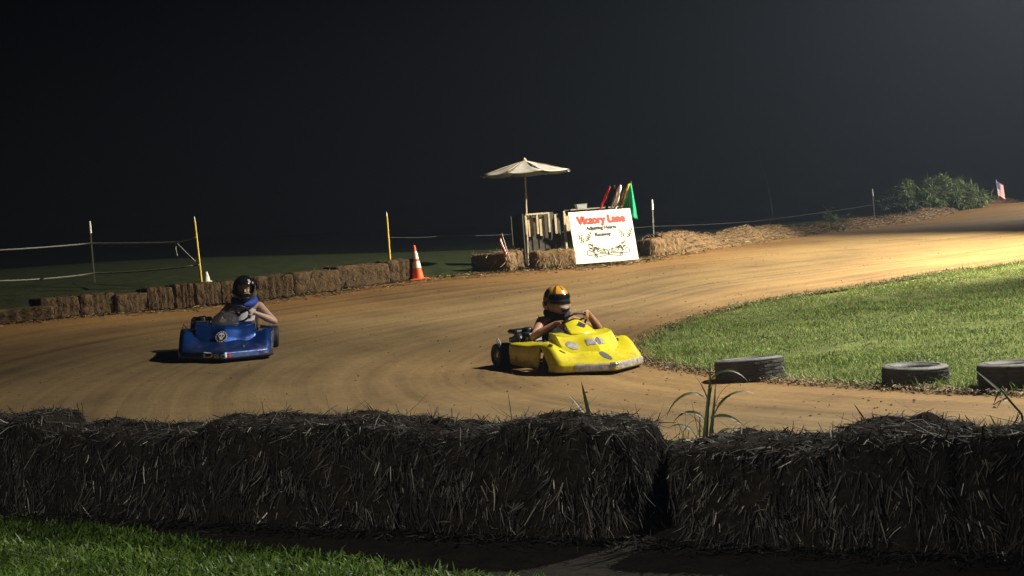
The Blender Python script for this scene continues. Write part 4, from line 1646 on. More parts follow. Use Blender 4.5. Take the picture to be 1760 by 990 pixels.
WY = 7.0
wb = at(1213, 790, WY)
wb[2] = float(gz(wb[0], wb[1]))
q = lambda a, b, dy=0.0: rel(a, b, WY + dy, wb)
st1 = ([(0, 0, 0), q(1212, 752), q(1216, 700), q(1220, 660), q(1221, 622)], [0.015, 0.014, 0.008, 0.006, 0.003])
st2 = ([(0.02, 0.02, 0), q(1222, 745, 0.02), q(1228, 690, 0.02), q(1230, 660, 0.02)], [0.012, 0.010, 0.005, 0.002])
lv_ = [
    (q(1216, 688), (-1, -0.2, 0.9), 0.27, 0.022, 2.6, 0.5),
    (q(1221, 655), (0.9, -0.1, 1.0), 0.22, 0.02, 2.4, -0.5),
    (q(1211, 722), (-0.8, 0.2, 1.0), 0.20, 0.02, 2.6, 0.6),
    (q(1228, 712), (0.7, 0.2, 1.1), 0.29, 0.016, 2.0, -0.5),
    (q(1224, 718), (1, -0.3, 0.25), 0.19, 0.026, 1.6, -0.6),
    (q(1218, 705), (0.25, 0.2, 1.3), 0.14, 0.015, 0.6, 0.4),
    (q(1200, 748), (-0.15, 0, 1.4), 0.18, 0.014, 0.3, 0.3),
    (q(1196, 752), (-0.5, 0.1, 1.0), 0.17, 0.018, 2.2, 0.5),
    (q(1203, 755), (0.1, 0.1, 1.2), 0.13, 0.010, 0.2, 0.2),
    (q(1178, 758), (-0.35, 0, 1.2), 0.15, 0.012, 0.5, 0.3),
    (q(1172, 756), (0.3, 0.1, 1.0), 0.13, 0.014, 1.8, 0.5),
    (q(1232, 748), (0.9, 0.1, 0.6), 0.18, 0.022, 2.0, -0.4),
    (q(1240, 752), (1.0, -0.2, 0.5), 0.20, 0.020, 2.2, -0.5),
    (q(1190, 760), (-0.9, -0.2, 0.5), 0.18, 0.016, 2.0, 0.5),
    (q(1219, 672), (0.5, 0.3, 1.2), 0.16, 0.010, 1.4, 0.5),
    (q(1217, 690), (-0.3, 0.3, 1.3), 0.15, 0.009, 1.1, 0.3),
    (q(1229, 700), (0.4, -0.2, 1.2), 0.20, 0.010, 1.8, -0.3),
    (q(1208, 740), (-0.5, -0.3, 1.2), 0.22, 0.010, 1.9, 0.3),
    (q(1180, 762), (0.05, 0, 1.3), 0.20, 0.009, 0.6, 0.2),
    (q(1165, 766), (-0.1, 0, 1.3), 0.13, 0.008, 0.4, 0.2),
    (q(1250, 756), (0.5, 0.2, 1.0), 0.14, 0.010, 1.6, 0.3),
]
weed('tall_weed', 'tall arching grass weed growing in the gap of the near wall', wb, [st1, st2], lv_)

wb2 = at(1012, 760, 7.35)
wb2[2] = float(gz(wb2[0], wb2[1]))
q = lambda a, b, dy=0.0: rel(a, b, 7.35 + dy, wb2)
weed('grass_weed', 'pair of upright grass blades poking above the middle bale', wb2,
     [([(0, 0, 0), q(1011, 716)], [0.006, 0.005])],
     [(q(1013, 722), (-0.12, 0.22, 1.0), 0.20, 0.024, 0.12, 0.1), (q(1010, 718), (-0.55, 0.5, 0.85), 0.17, 0.02, 0.2, 0.1)])
wb3 = at(1775, 760, 6.55)
wb3[2] = float(gz(wb3[0], wb3[1]))
q = lambda a, b, dy=0.0: rel(a, b, 6.55 + dy, wb3)
weed('grass_weed', 'leaning grass stalk rising from the bale at the right frame edge', wb3,
     [([(0, 0, 0), q(1756, 712), q(1735, 688), q(1720, 668)], [0.006, 0.0055, 0.005, 0.004])],
     [(q(1737, 690), (-0.62, 0.25, 0.72), 0.225, 0.026, 0.1, 0.5), (q(1733, 684), (-0.45, 0.1, -0.1), 0.075, 0.014, 1.6, 0.4), (q(1722, 672), (-0.5, -0.1, -0.3), 0.07, 0.013, 1.4, 0.4),
      (q(1741, 694), (-0.9, 0, 0.75), 0.10, 0.014, 1.8, 0.4)])
# ------------------------------------------------------------------ karts
M_KRUB = mat('kart_tyre', (0.018, 0.018, 0.018), 0.65, noise=0.3, nscale=20)
M_ALU = mat('aluminium', (0.55, 0.55, 0.55), 0.35, metal=1.0, noise=0.15, nscale=15)
M_BLKM = mat('black_metal', (0.02, 0.02, 0.022), 0.4, spec=0.5, noise=0.3, nscale=12)
M_CHROME = mat('silver_sticker', (0.62, 0.61, 0.60), 0.22, metal=0.8, noise=0.3, nscale=18)
M_GREYST = mat('worn_grey_sticker', (0.36, 0.33, 0.30), 0.45, noise=0.55, nscale=16)
M_SEAT = mat('seat_black', (0.02, 0.02, 0.021), 0.45)
M_DECK = mat('decal_dark', (0.035, 0.03, 0.05), 0.4)
M_WIRE = mat('pale_cable', (0.5, 0.46, 0.40), 0.6)


def nose_pt(u, v):
    s_ = 1 if u >= 0 else -1
    a = abs(u)
    if a <= 0.72:
        t_ = a / 0.72
        cx, cy = 1.07 - 0.27 * t_ ** 1.08, 0.50 * t_
    else:
        t_ = (a - 0.72) / 0.28
        cx, cy = 0.80 - 0.20 * t_ ** 1.4, 0.50 + 0.07 * math.sin(t_ * math.pi / 2)
    if v <= 0.35:
        w_ = v / 0.35
        keys = [(0.0, 0.045, 0.03), (0.12, 0.05, 0.0), (0.75, 0.118, 0.010), (1.0, 0.140, 0.035)]
        z = np.interp(w_, [k[0] for k in keys], [k[1] for k in keys])
        back = np.interp(w_, [k[0] for k in keys], [k[2] for k in keys])
        x_, y_ = cx - back, cy * (1 - back * 0.25)
    else:
        t_ = (v - 0.35) / 0.65
        kx, ky = 0.34, 0.545 * min(1, a / 0.95)
        x0, y0 = cx - 0.035, cy * (1 - 0.009)
        e = t_ ** 0.92
        x_, y_ = x0 + (kx - x0) * e, y0 + (ky - y0) * e
        z = 0.140 + 0.165 * math.sin(t_ * math.pi / 2) ** 1.15
        z += 0.075 * math.sin(math.pi * min(1, t_ * 0.9 + 0.08)) * math.exp(-((a - 0.80) / 0.17) ** 2)
        z -= 0.022 * math.sin(math.pi * t_) * math.exp(-((a - 0.42) / 0.16) ** 2)
    return Vector((x_, s_ * y_, z))


def hood_pt(u, v):
    a = abs(u)
    s_ = 1 if u >= 0 else -1
    k = [(0, 0.80, 0.17), (0.3, 0.72, 0.27), (0.62, 0.625, 0.368), (0.74, 0.58, 0.395), (1, 0.26, 0.418)]
    x_ = np.interp(v, [q[0] for q in k], [q[1] for q in k])
    z = np.interp(v, [q[0] for q in k], [q[2] for q in k])
    yy = 0.355 * min(a, 0.92) / 0.92
    if v < 0.99:
        x_ -= 0.20 * min(a, 0.92) * (1 - max(0, v - 0.7) / 0.3)
    z += 0.028 * max(0, (a - 0.7) / 0.3) ** 2 * (1 if v > 0.3 else 0)
    if a > 0.92:
        t_ = (a - 0.92) / 0.08
        yy += 0.02 * t_
        z = z + (min(z, 0.25) - z) * t_
    z -= 0.02 * math.sin(math.pi * v) * math.exp(-((a - 0.45) / 0.2) ** 2)
    return Vector((x_, s_ * yy, z))


def fairing_pt(u, v):
    sx = 0.165 * (1 - 0.34 * v ** 2)
    return Vector((0.47 - 0.25 * v - 0.06 * u * u, sx * u, 0.40 + 0.155 * v ** 0.9 - 0.035 * u * u * v))


def panel_pt(sd_, t_, v):
    """t_ 0 front .. 1 rear, v 0 bottom .. 1 inner ledge"""
    x_ = 0.37 - 0.73 * t_
    k = [(0, 0.545, 0.055), (0.1, 0.56, 0.065), (0.55, 0.575, 0.19), (0.75, 0.568, 0.268), (0.84, 0.552, 0.292), (1, 0.40, 0.318)]
    y_ = np.interp(v, [q[0] for q in k], [q[1] for q in k])
    z = np.interp(v, [q[0] for q in k], [q[2] for q in k])
    up = 0.03 * math.exp(-(t_ / 0.22) ** 2)
    z += up * v
    if t_ < 0.12:
        z = max(z, 0.29 * (1 - t_ / 0.12) ** 2)
        y_ -= 0.03 * (1 - t_ / 0.12)
    if t_ > 0.9:
        y_ -= 0.05 * (t_ - 0.9) / 0.1
    return Vector((x_, sd_ * y_, z))


def surf(fn, nu, nv, u0=-1, u1=1, v0=0, v1=1, off=0.0, mask=None):
    us = [u0 + (u1 - u0) * i / nu for i in range(nu + 1)]
    vs = [v0 + (v1 - v0) * i / nv for i in range(nv + 1)]
    rows_ = []
    for v in vs:
        rr = []
        for u in us:
            p = fn(u, v)
            if off:
                e = 0.004
                du = fn(min(1, u + e), v) - fn(max(-1, u - e), v)
                dv = fn(u, min(1, v + e)) - fn(u, max(0, v - e))
                nn = du.cross(dv)
                if nn.length > 1e-9:
                    nn.normalize()
                    if nn.x * 0.6 + nn.z < 0 and abs(nn.x * 0.6 + nn.z) > 0.05:
                        nn = -nn
                    p = p + nn * off
            rr.append(p)
        rows_.append(rr)
    return rows_


def decal(root, name, fn, cu_, cv_, ru, rv, m, shape='ellipse', off=0.004):
    """flat sticker that follows the bodywork"""
    def f(u, v):
        return fn(u, v)
    n_, V, F = 24, [], []
    rings = 4
    for r_ in range(rings + 1):
        for k in range(n_):
            a = 2 * math.pi * k / n_
            c_, s_ = math.cos(a), math.sin(a)
            if shape == 'diamond':
                q = 1 / (abs(c_) + abs(s_))
            elif shape == 'rect':
                q = 1 / max(abs(c_), abs(s_))
            else:
                q = 1
            uu, vv = cu_ + ru * c_ * q * r_ / rings, cv_ + rv * s_ * q * r_ / rings
            uu, vv = max(-1, min(1, uu)), max(0, min(1, vv))
            e = 0.01
            p = f(uu, vv)
            du = f(min(1, uu + e), vv) - f(max(-1, uu - e), vv)
            dv = f(uu, min(1, vv + e)) - f(uu, max(0, vv - e))
            nn = du.cross(dv)
            nn = nn.normalized() if nn.length > 1e-9 else Vector((0, 0, 1))
            if nn.x * 0.6 + nn.z < 0:
                nn = -nn
            V.append(p + nn * off)
    for r_ in range(rings):
        for k in range(n_):
            F.append((r_ * n_ + k, r_ * n_ + (k + 1) % n_, (r_ + 1) * n_ + (k + 1) % n_, (r_ + 1) * n_ + k))
    o = obj(name, V, F, m, root, True)
    return o


def make_kart(col_mat, lab, group, drv_off, fair_mat=None):
    root = empty('racing_kart')
    m = MB()
    m.grid(surf(nose_pt, 60, 30))
    nose = m.build('nose', col_mat, root, True, solid=0.006)
    m = MB()
    m.grid(surf(hood_pt, 50, 24))
    autosmooth(m.build('hood', col_mat, root, True, solid=0.006), 40)
    m = MB()
    m.grid(surf(fairing_pt, 16, 10))
    m.build('fairing', fair_mat or col_mat, root, True, solid=0.006)
    for sd_ in (1, -1):
        m = MB()
        m.grid(surf(lambda u, v: panel_pt(sd_, u, v), 26, 18, 0, 1, 0, 1))
        autosmooth(m.build('side_panel', col_mat, root, True, solid=0.005), 45)
    # lip under the nose
    m = MB()
    m.tube([nose_pt(u, 0.0) + Vector((-0.02, 0, -0.006)) for u in np.linspace(-0.95, 0.95, 25)], 0.010, 6)
    m.build('bumper_bar', M_BLKM, root, True)
    # wheels
    for x_, y_, r_, wd in ((0.52, 0.47, 0.128, 0.13), (0.52, -0.47, 0.128, 0.13), (-0.52, 0.52, 0.14, 0.20), (-0.52, -0.52, 0.14, 0.20)):
        wh = empty('wheel', (x_, y_, r_))
        wh.parent = root
        m = MB()
        h = wd / 2
        prof = [(r_ * 0.50, -h * 0.86), (r_ * 0.60, -h * 0.98), (r_ * 0.80, -h), (r_ * 0.93, -h * 0.93), (r_ * 0.985, -h * 0.78), (r_, -h * 0.5), (r_ * 1.0, 0), (r_, h * 0.5), (r_ * 0.985, h * 0.78), (r_ * 0.93, h * 0.93), (r_ * 0.80, h), (r_ * 0.60, h * 0.98), (r_ * 0.50, h * 0.86)]
        m.lathe(prof, 36, 'Y')
        m.build('tyre', M_KRUB, wh, True)
        m = MB()
        m.lathe([(r_ * 0.52, -h * 0.88), (r_ * 0.49, -h * 0.9), (r_ * 0.44, -h * 0.55), (r_ * 0.18, -h * 0.45), (r_ * 0.16, -h * 0.8), (0.001, -h * 0.82)], 28, 'Y')
        m.lathe([(0.001, h * 0.82), (r_ * 0.16, h * 0.8), (r_ * 0.18, h * 0.45), (r_ * 0.44, h * 0.55), (r_ * 0.49, h * 0.9), (r_ * 0.52, h * 0.88)], 28, 'Y')
        autosmooth(m.build('rim', M_ALU if x_ < 0 else M_BLKM, wh, True), 30)
    # frame
    m = MB()
    for sg in (1, -1):
        m.tube([(0.80, sg * 0.20, 0.075), (0.45, sg * 0.27, 0.07), (-0.20, sg * 0.30, 0.07), (-0.62, sg * 0.30, 0.10)], 0.016, 8)
        m.tube([(0.36, sg * 0.28, 0.07), (0.34, sg * 0.52, 0.07), (-0.34, sg * 0.52, 0.07), (-0.36, sg * 0.30, 0.08)], 0.012, 8)
    for x_ in (0.72, 0.2, -0.3):
        m.tube([(x_, -0.29, 0.07), (x_, 0.29, 0.07)], 0.014, 8)
    m.tube([(-0.52, -0.60, 0.14), (-0.52, 0.60, 0.14)], 0.019, 10)
    m.tube([(0.52, -0.47, 0.128), (0.52, 0.47, 0.128)], 0.012, 8)
    m.build('frame', M_BLKM, root, True)
    m = MB()
    m.box((0.36, 0, 0.052), (0.8, 0.56, 0.006))
    m.build('floor_pan', M_ALU, root)
    m = MB()
    m.tube([(-0.52, -0.30, 0.10), (-0.70, -0.36, 0.13), (-0.72, 0, 0.14), (-0.70, 0.36, 0.13), (-0.52, 0.30, 0.10)], 0.014, 8)
    m.tube([(-0.70, -0.36, 0.13), (-0.70, -0.36, 0.24), (-0.71, 0, 0.25), (-0.70, 0.36, 0.24), (-0.70, 0.36, 0.13)], 0.012, 8)
    m.build('rear_bumper', M_BLKM, root, True)
    # seat
    o_ = drv_off
    m = MB()
    rows_ = []
    for i in range(13):
        t_ = i / 12
        if t_ < 0.4:
            cx, cz, wv = 0.10 - 0.8 * t_, 0.08 + 0.02 * (1 - t_), 0.19
        else:
            q = (t_ - 0.4) / 0.6
            cx, cz, wv = -0.22 - 0.24 * q ** 1.1, 0.085 + 0.40 * q ** 1.15, 0.19 - 0.03 * q
        rr = []
        for j_ in range(13):
            a = (j_ / 12 * 2 - 1)
            lift = abs(a) ** 3
            rr.append((cx + 0.10 * lift * (1 if t_ > 0.35 else 0.2), o_ + wv * a * (1.0 + 0.06 * lift), cz + 0.13 * lift * (1 - 0.6 * max(0, t_ - 0.4))))
        rows_.append(rr)
    m.grid(rows_)
    m.build('seat', M_SEAT, root, True, solid=0.008)
    # steering
    sc_ = Vector((0.16, o_ * 0.8, 0.505))
    ax = Vector((-0.74, 0, 0.67)).normalized()
    e1, e2 = Vector((0, 1, 0)), ax.cross(Vector((0, 1, 0))).normalized()
    sw_ = empty('steering_wheel', tuple(sc_))
    sw_.parent = root
    m = MB()
    m.tube([(e1 * math.cos(a) + e2 * math.sin(a)) * 0.145 for a in np.linspace(0, 2 * math.pi, 33)], 0.0125, 8, cap=False)
    m.build('rim', M_SEAT, sw_, True)
    m = MB()
    for a in (R(90), R(210), R(330)):
        m.tube([(0, 0, 0), (e1 * math.cos(a) + e2 * math.sin(a)) * 0.14], 0.009, 6)
    m.tube([ax * 0.02, ax * -0.02], 0.035, 14)
    m.tube([(0, 0, 0), Vector((0.52, o_ * -0.5, -0.40))], 0.010, 8)
    m.build('column', M_BLKM, sw_, True)
    # engine on the right, behind the side panel
    en = empty('engine', (-0.30, -0.34, 0.12))
    en.parent = root
    m = MB()
    m.box((0, 0, 0.10), (0.26, 0.20, 0.20), bev=0.02)
    m.lathe([(0.001, -0.135), (0.095, -0.13), (0.105, -0.11), (0.105, -0.06)], 24, 'Y', (0.0, 0, 0.17))
    m.build('crankcase', M_BLKM, en)
    m = MB()
    for k in range(7):
        m.box((0.10, 0.02, 0.20 + k * 0.013), (0.20, 0.16, 0.006), bev=0.002)
    m.build('cooling_fin', M_ALU, en)
    m = MB()
    m.box((0.09, -0.035, 0.222), (0.15, 0.075, 0.05), bev=0.01)
    m.build('carburettor', M_ALU, en)
    m = MB()
    m.lathe([(0.001, 0.0), (0.05, 0.002), (0.055, 0.02), (0.055, 0.085), (0.04, 0.10), (0.001, 0.102)], 20, 'Z', (0.02, 0.02, 0.235))
    m.build('air_filter', M_BLKM, en, True)
    m = MB()
    m.box((-0.10, 0.0, 0.285), (0.22, 0.26, 0.05), bev=0.02)
    m.box((-0.19, 0.05, 0.24), (0.05, 0.10, 0.10), ry=R(25), bev=0.012)
    m.build('fuel_tank', M_BLKM, en)
    m = MB()
    m.tube([(0.0, 0.08, 0.17), (-0.12, 0.12, 0.19), (-0.24, 0.06, 0.20), (-0.34, -0.02, 0.17)], [0.02, 0.021, 0.032, 0.03], 12)
    autosmooth(m.build('exhaust', M_ALU, en, True))
    m = MB()
    m.tube([(-0.45, -0.56, 0.07), (-0.44, -0.575, 0.2), (-0.46, -0.585, 0.30), (-0.52, -0.58, 0.335), (-0.585, -0.56, 0.31), (-0.60, -0.53, 0.24)], 0.006, 6)
    m.build('cable', M_WIRE, root, True)
    tag(root, lab, 'kart', group)
    return root, sc_, ax, e1, e2


def place(root, px, py, Y, ang):
    p = at(px, py, Y)
    x_, y_ = float(p[0]), float(p[1])
    e = 0.6
    dzx = (float(gz(x_ + e, y_)) - float(gz(x_ - e, y_))) / (2 * e)
    dzy = (float(gz(x_, y_ + e)) - float(gz(x_, y_ - e))) / (2 * e)
    nz = Vector((-dzx, -dzy, 1)).normalized()
    fx = Vector((math.cos(ang), -math.sin(ang), 0))
    fx = (fx - nz * fx.dot(nz)).normalized()
    ly = nz.cross(fx)
    z = float(gz(x_, y_)) + 0.006
    root.matrix_world = Matrix(((fx.x, ly.x, nz.x, x_), (fx.y, ly.y, nz.y, y_), (fx.z, ly.z, nz.z, z), (0, 0, 0, 1)))


# ------------------------------------------------------------------ drivers
def skin_mat(name, c):
    m = mat(name, c, 0.5, spec=0.4, noise=0.10, nscale=25)
    m.node_tree.nodes['Principled BSDF'].inputs['Subsurface Weight'].default_value = 0.0
    return m


def helmet(parent, c, rot, mats, pattern, visor=None, opening=True):
    NAZ, NEL = 56, 34
    els = np.linspace(-58, 90, NEL)

    def hp(az, el, k=1.0):
        ca, sa = math.cos(R(az)), math.sin(R(az))
        ce, se = math.cos(R(el)), math.sin(R(el))
        x_, y_, z_ = 0.148 * ce * ca, 0.126 * ce * sa, 0.142 * se
        fr = max(0.0, ca)
        low = max(0.0, min(1.0, (-el - 2) / 30.0))
        x_ += 0.030 * low * fr ** 1.5
        if el < -8:
            y_ *= 1 - 0.12 * low * fr
            gl = 1 + 0.22 * low * (1 - 0.3 * fr)
            x_, y_ = x_ * gl, y_ * gl
        z_ -= 0.012 * fr * max(0, -se)
        return Vector((x_ * k, y_ * k, z_ * k))
    M3 = Matrix.Translation(c) @ rot.to_4x4() @ Matrix.Scale(1.17, 4)
    V, F, MI = [], [], []
    for el in els:
        for a in range(NAZ):
            V.append(M3 @ hp(a * 360 / NAZ - 180, el))
    for i in range(NEL - 1):
        for a in range(NAZ):
            az = (a + 0.5) * 360 / NAZ - 180
            el = (els[i] + els[i + 1]) / 2
            if opening and abs(az) < 62 - 0.010 * (el - 8) ** 2 and -9 < el < 25:
                continue
            F.append((i * NAZ + a, i * NAZ + (a + 1) % NAZ, (i + 1) * NAZ + (a + 1) % NAZ, (i + 1) * NAZ + a))
            MI.append(pattern(az, el))
    me = bpy.data.meshes.new('helmet')
    me.from_pydata([tuple(v) for v in V], [], F)
    h = link('helmet', me, mats, parent, True)
    me.polygons.foreach_set('material_index', MI)
    md = h.modifiers.new('thickness', 'SOLIDIFY')
    md.thickness = 0.012
    md.offset = -1
    if visor:
        rows_ = []
        for el in np.linspace(-11, 27, 10):
            rows_.append([M3 @ hp(az, el, 1.022) for az in np.linspace(-68, 68, 26)])
        m = MB()
        m.grid(rows_)
        m.build('visor', visor, h, True, solid=0.003)
        for sg in (-1, 1):
            m = MB()
            p = M3 @ hp(sg * 72, 9, 1.02)
            q = M3 @ hp(sg * 72, 9, 1.06)
            m.tube([p, q], 0.016, 12)
            m.build('visor_pivot', visor, h, True)
    # chin vent
    rows_ = [[M3 @ hp(az, el, 1.012) for az in np.linspace(-24, 24, 12)] for el in np.linspace(-40, -24, 5)]
    m = MB()
    m.grid(rows_)
    m.build('chin_vent', M_SEAT, h, True, solid=0.003)
    return h


def make_driver(lab, o_, lean_y, arms, wheel, skin, shirt, trousers, face_dir, lift=0.0):
    """body in kart space (x forward, y left)"""
    sc_, ax, e1, e2 = wheel
    P = []
    pel = Vector((-0.20, o_, 0.19))
    ch = Vector((-0.27, o_ + lean_y * 0.5, 0.41 + lift * 0.6))
    nk = Vector((-0.255, o_ + lean_y, 0.555 + lift))
    hd = Vector((-0.225, o_ + lean_y * 1.15, 0.735 + lift))
    tor = [(pel + Vector((0, 0.07, 0)), 0.115, pel + Vector((0, -0.07, 0)), 0.115), (pel, 0.135, ch, 0.13),
           (pel + Vector((-0.01, 0.05, 0.03)), 0.12, ch + Vector((0, 0.07, 0)), 0.115), (pel + Vector((-0.01, -0.05, 0.03)), 0.12, ch + Vector((0, -0.07, 0)), 0.115),
           (ch + Vector((0, 0.09, 0.03)), 0.10, ch + Vector((0, -0.09, 0.03)), 0.10)]
    sh = {}
    for s_ in (1, -1):
        sh[s_] = nk + Vector((-0.01, s_ * 0.185, -0.055))
        tor.append((nk + Vector((0, s_ * 0.05, -0.05)), 0.075, sh[s_], 0.062))
        tor.append((ch + Vector((0, s_ * 0.08, 0.02)), 0.085, sh[s_] + Vector((0, -s_ * 0.03, -0.02)), 0.06))
    P += tor
    P += [(nk + Vector((0, 0, -0.03)), 0.062, hd + Vector((-0.02, 0, -0.06)), 0.06), (hd + Vector((-0.02, 0, 0.02)), 0.098, hd + Vector((0.0, 0, 0.03)), 0.095),
          (hd + Vector((0.01, 0, -0.06)), 0.07, hd + Vector((0.035, 0, -0.085)), 0.045)]
    # face: nose, brows, cheeks, lips
    Rf = Matrix.Rotation(face_dir, 3, 'Z')
    fpt = lambda x_, y_, z_: hd + Rf @ Vector((x_, y_, z_))
    P += [(fpt(0.085, 0, 0.012), 0.010, fpt(0.108, 0, -0.022), 0.014), (fpt(0.082, 0.035, 0.03), 0.012, fpt(0.088, 0.01, 0.03), 0.011),
          (fpt(0.082, -0.035, 0.03), 0.012, fpt(0.088, -0.01, 0.03), 0.011), (fpt(0.07, 0.035, -0.015), 0.022, fpt(0.07, 0.03, -0.02), 0.022),
          (fpt(0.07, -0.035, -0.015), 0.022, fpt(0.07, -0.03, -0.02), 0.022), (fpt(0.082, 0.018, -0.052), 0.011, fpt(0.082, -0.018, -0.052), 0.011),
          (fpt(0.05, 0.02, -0.05), 0.04, fpt(0.06, -0.02, -0.06), 0.035)]
    # arms and hands on the wheel rim
    for s_, (elb, ang) in arms.items():
        rad_ = (e1 * math.cos(ang) + e2 * math.sin(ang)).normalized()
        tang = ax.cross(rad_).normalized()
        hp_ = sc_ + rad_ * 0.145
        elb = Vector(elb)
        wr = hp_ + rad_ * 0.035 + ax * 0.055 + (elb - hp_).normalized() * 0.035
        P.append((sh[s_] + Vector((0, 0, 0.004)), 0.064, sh[s_].lerp(elb, 0.45) + Vector((0, 0, -0.004)), 0.055))
        P.append((sh[s_].lerp(elb, 0.45) + Vector((0, 0, -0.004)), 0.055, elb, 0.041))
        fm = elb.lerp(wr, 0.35)
        P.append((elb, 0.042, fm, 0.047))
        P.append((fm, 0.047, wr, 0.027))
        # palm: four metacarpal rods, then a finger of three bones round the rim from each
        for k in range(4):
            t_ = (k - 1.5) * 0.020
            ln_ = (0.9, 1.0, 0.95, 0.78)[k]
            kn = hp_ + tang * t_ + rad_ * 0.024 + ax * 0.020
            P.append((wr + tang * t_ * 0.6, 0.014, kn, 0.011))
            a0 = hp_ + tang * t_ * 1.05 + rad_ * 0.030 * ln_ - ax * 0.006
            a1 = hp_ + tang * t_ * 1.05 + rad_ * 0.010 - ax * 0.030 * ln_
            a2 = hp_ + tang * t_ * 1.0 - rad_ * 0.018 * ln_ - ax * 0.020
            P += [(kn, 0.0105, a0, 0.0098), (a0, 0.0098, a1, 0.0092), (a1, 0.0092, a2, 0.0082)]
        sgn = 1 if (tang.z > 0) else -1
        th0 = wr + tang * 0.022 * sgn - rad_ * 0.01
        th1 = hp_ + tang * 0.044 * sgn + ax * 0.022 - rad_ * 0.004
        th2 = hp_ + tang * 0.052 * sgn + ax * 0.004 - rad_ * 0.02
        P += [(th0, 0.014, th1, 0.0115), (th1, 0.0112, th2, 0.009)]
    legs = []
    for s_ in (1, -1):
        hip, kn, an = pel + Vector((0.02, s_ * 0.09, -0.03)), Vector((0.28, o_ * 0.7 + s_ * 0.15, 0.33)), Vector((0.66, o_ * 0.4 + s_ * 0.12, 0.12))
        legs += [(hip, 0.085, kn, 0.06), (kn, 0.058, kn.lerp(an, 0.4), 0.057), (kn.lerp(an, 0.4), 0.057, an, 0.036)]
    P += legs
    feet = []
    for s_ in (1, -1):
        an = Vector((0.66, o_ * 0.4 + s_ * 0.12, 0.12))
        feet += [(an, 0.034, an + Vector((0.05, 0, -0.02)), 0.038), (an + Vector((-0.02, 0, -0.03)), 0.036, an + Vector((0.12, s_ * 0.02, 0.03)), 0.032)]
    P += feet
    body = blob('person', P, 0.0075, skin, None, 3)
    blob('shirt', [(a, ra + 0.012, b_, rb + 0.012) for a, ra, b_, rb in tor[:5]] +
         [(nk + Vector((0, s_ * 0.05, -0.055)), 0.082, nk + Vector((-0.01, s_ * 0.125, -0.06)), 0.068) for s_ in (1, -1)] +
         [(ch + Vector((0, s_ * 0.08, 0.02)), 0.098, nk + Vector((-0.01, s_ * 0.11, -0.07)), 0.072) for s_ in (1, -1)], 0.012, shirt, body, 5)
    blob('trousers', [(a, ra + 0.014, b_, rb + 0.014) for a, ra, b_, rb in legs] + [(pel + Vector((0, 0.07, -0.02)), 0.125, pel + Vector((0, -0.07, -0.02)), 0.125)], 0.014, trousers, body, 4)
    blob('shoe', [(a, ra + 0.010, b_, rb + 0.010) for a, ra, b_, rb in feet[:2]], 0.012, M_SEAT, body, 3)
    blob('shoe', [(a, ra + 0.010, b_, rb + 0.010) for a, ra, b_, rb in feet[2:]], 0.012, M_SEAT, body, 3)
    eye = mat('eye', (0.05, 0.04, 0.035), 0.2)
    for s_ in (1, -1):
        m = MB()
        c_ = fpt(0.083, s_ * 0.031, 0.012)
        m.lathe([(0.0005, -0.011), (0.008, -0.008), (0.0115, 0), (0.008, 0.008), (0.0005, 0.011)], 12, 'Z', tuple(c_))
        m.build('eye', eye, body, True)
    tag(body, lab, 'person', 'kart drivers')
    return body, nk, hd


def collar(body, nk, m, r=0.105, rr=0.042, tilt=0.25):
    mb_ = MB()
    ring = []
    for a in np.linspace(0, 2 * math.pi, 29):
        ring.append(nk + Vector((0.02 + r * 1.05 * math.cos(a), r * 1.12 * math.sin(a), 0.035 - tilt * r * math.cos(a))))
    mb_.tube(ring, rr, 12, cap=False)
    mb_.build('neck_collar', m, body, True)


def paint(name, c, rough=0.22):
    m = mat(name, c, rough, spec=0.5, coat=0.6, noise=0.13, nscale=4.5)
    n, l = m.node_tree.nodes, m.node_tree.links
    b = n['Principled BSDF']
    b.inputs['Coat Roughness'].default_value = 0.12
    # dried clay splashed over the lower bodywork, dust film in patches
    src = b.inputs['Base Color'].links[0].from_socket
    tc = n.new('ShaderNodeTexCoord')
    sp = n.new('ShaderNodeSeparateXYZ')
    l.new(tc.outputs['Object'], sp.inputs[0])
    t = n.new('ShaderNodeTexNoise')
    t.inputs['Scale'].default_value = 9
    t.inputs['Detail'].default_value = 8
    t.inputs['Roughness'].default_value = 0.7
    l.new(tc.outputs['Object'], t.inputs['Vector'])
    mr = n.new('ShaderNodeMapRange')
    mr.inputs['From Min'].default_value, mr.inputs['From Max'].default_value = 0.04, 0.32
    mr.inputs['To Min'].default_value, mr.inputs['To Max'].default_value = 0.30, -0.02
    l.new(sp.outputs[2], mr.inputs['Value'])
    ad = n.new('ShaderNodeMath')
    ad.operation = 'ADD'
    l.new(t.outputs[0], ad.inputs[0])
    l.new(mr.outputs[0], ad.inputs[1])
    st = n.new('ShaderNodeMapRange')
    st.inputs['From Min'].default_value, st.inputs['From Max'].default_value = 0.60, 0.84
    st.inputs['To Max'].default_value = 0.62
    l.new(ad.outputs[0], st.inputs['Value'])
    mx = n.new('ShaderNodeMix')
    mx.data_type = 'RGBA'
    l.new(st.outputs[0], mx.inputs[0])
    l.new(src, mx.inputs[6])
    mx.inputs[7].default_value = (0.13, 0.085, 0.045, 1)
    l.new(mx.outputs[2], b.inputs['Base Color'])
    rr = n.new('ShaderNodeMapRange')
    rr.inputs['To Min'].default_value, rr.inputs['To Max'].default_value = rough, 0.85
    l.new(st.outputs[0], rr.inputs['Value'])
    l.new(rr.outputs[0], b.inputs['Roughness'])
    cw = n.new('ShaderNodeMapRange')
    cw.inputs['To Min'].default_value, cw.inputs['To Max'].default_value = 0.6, 0.0
    l.new(st.outputs[0], cw.inputs['Value'])
    l.new(cw.outputs[0], b.inputs['Coat Weight'])
    return m


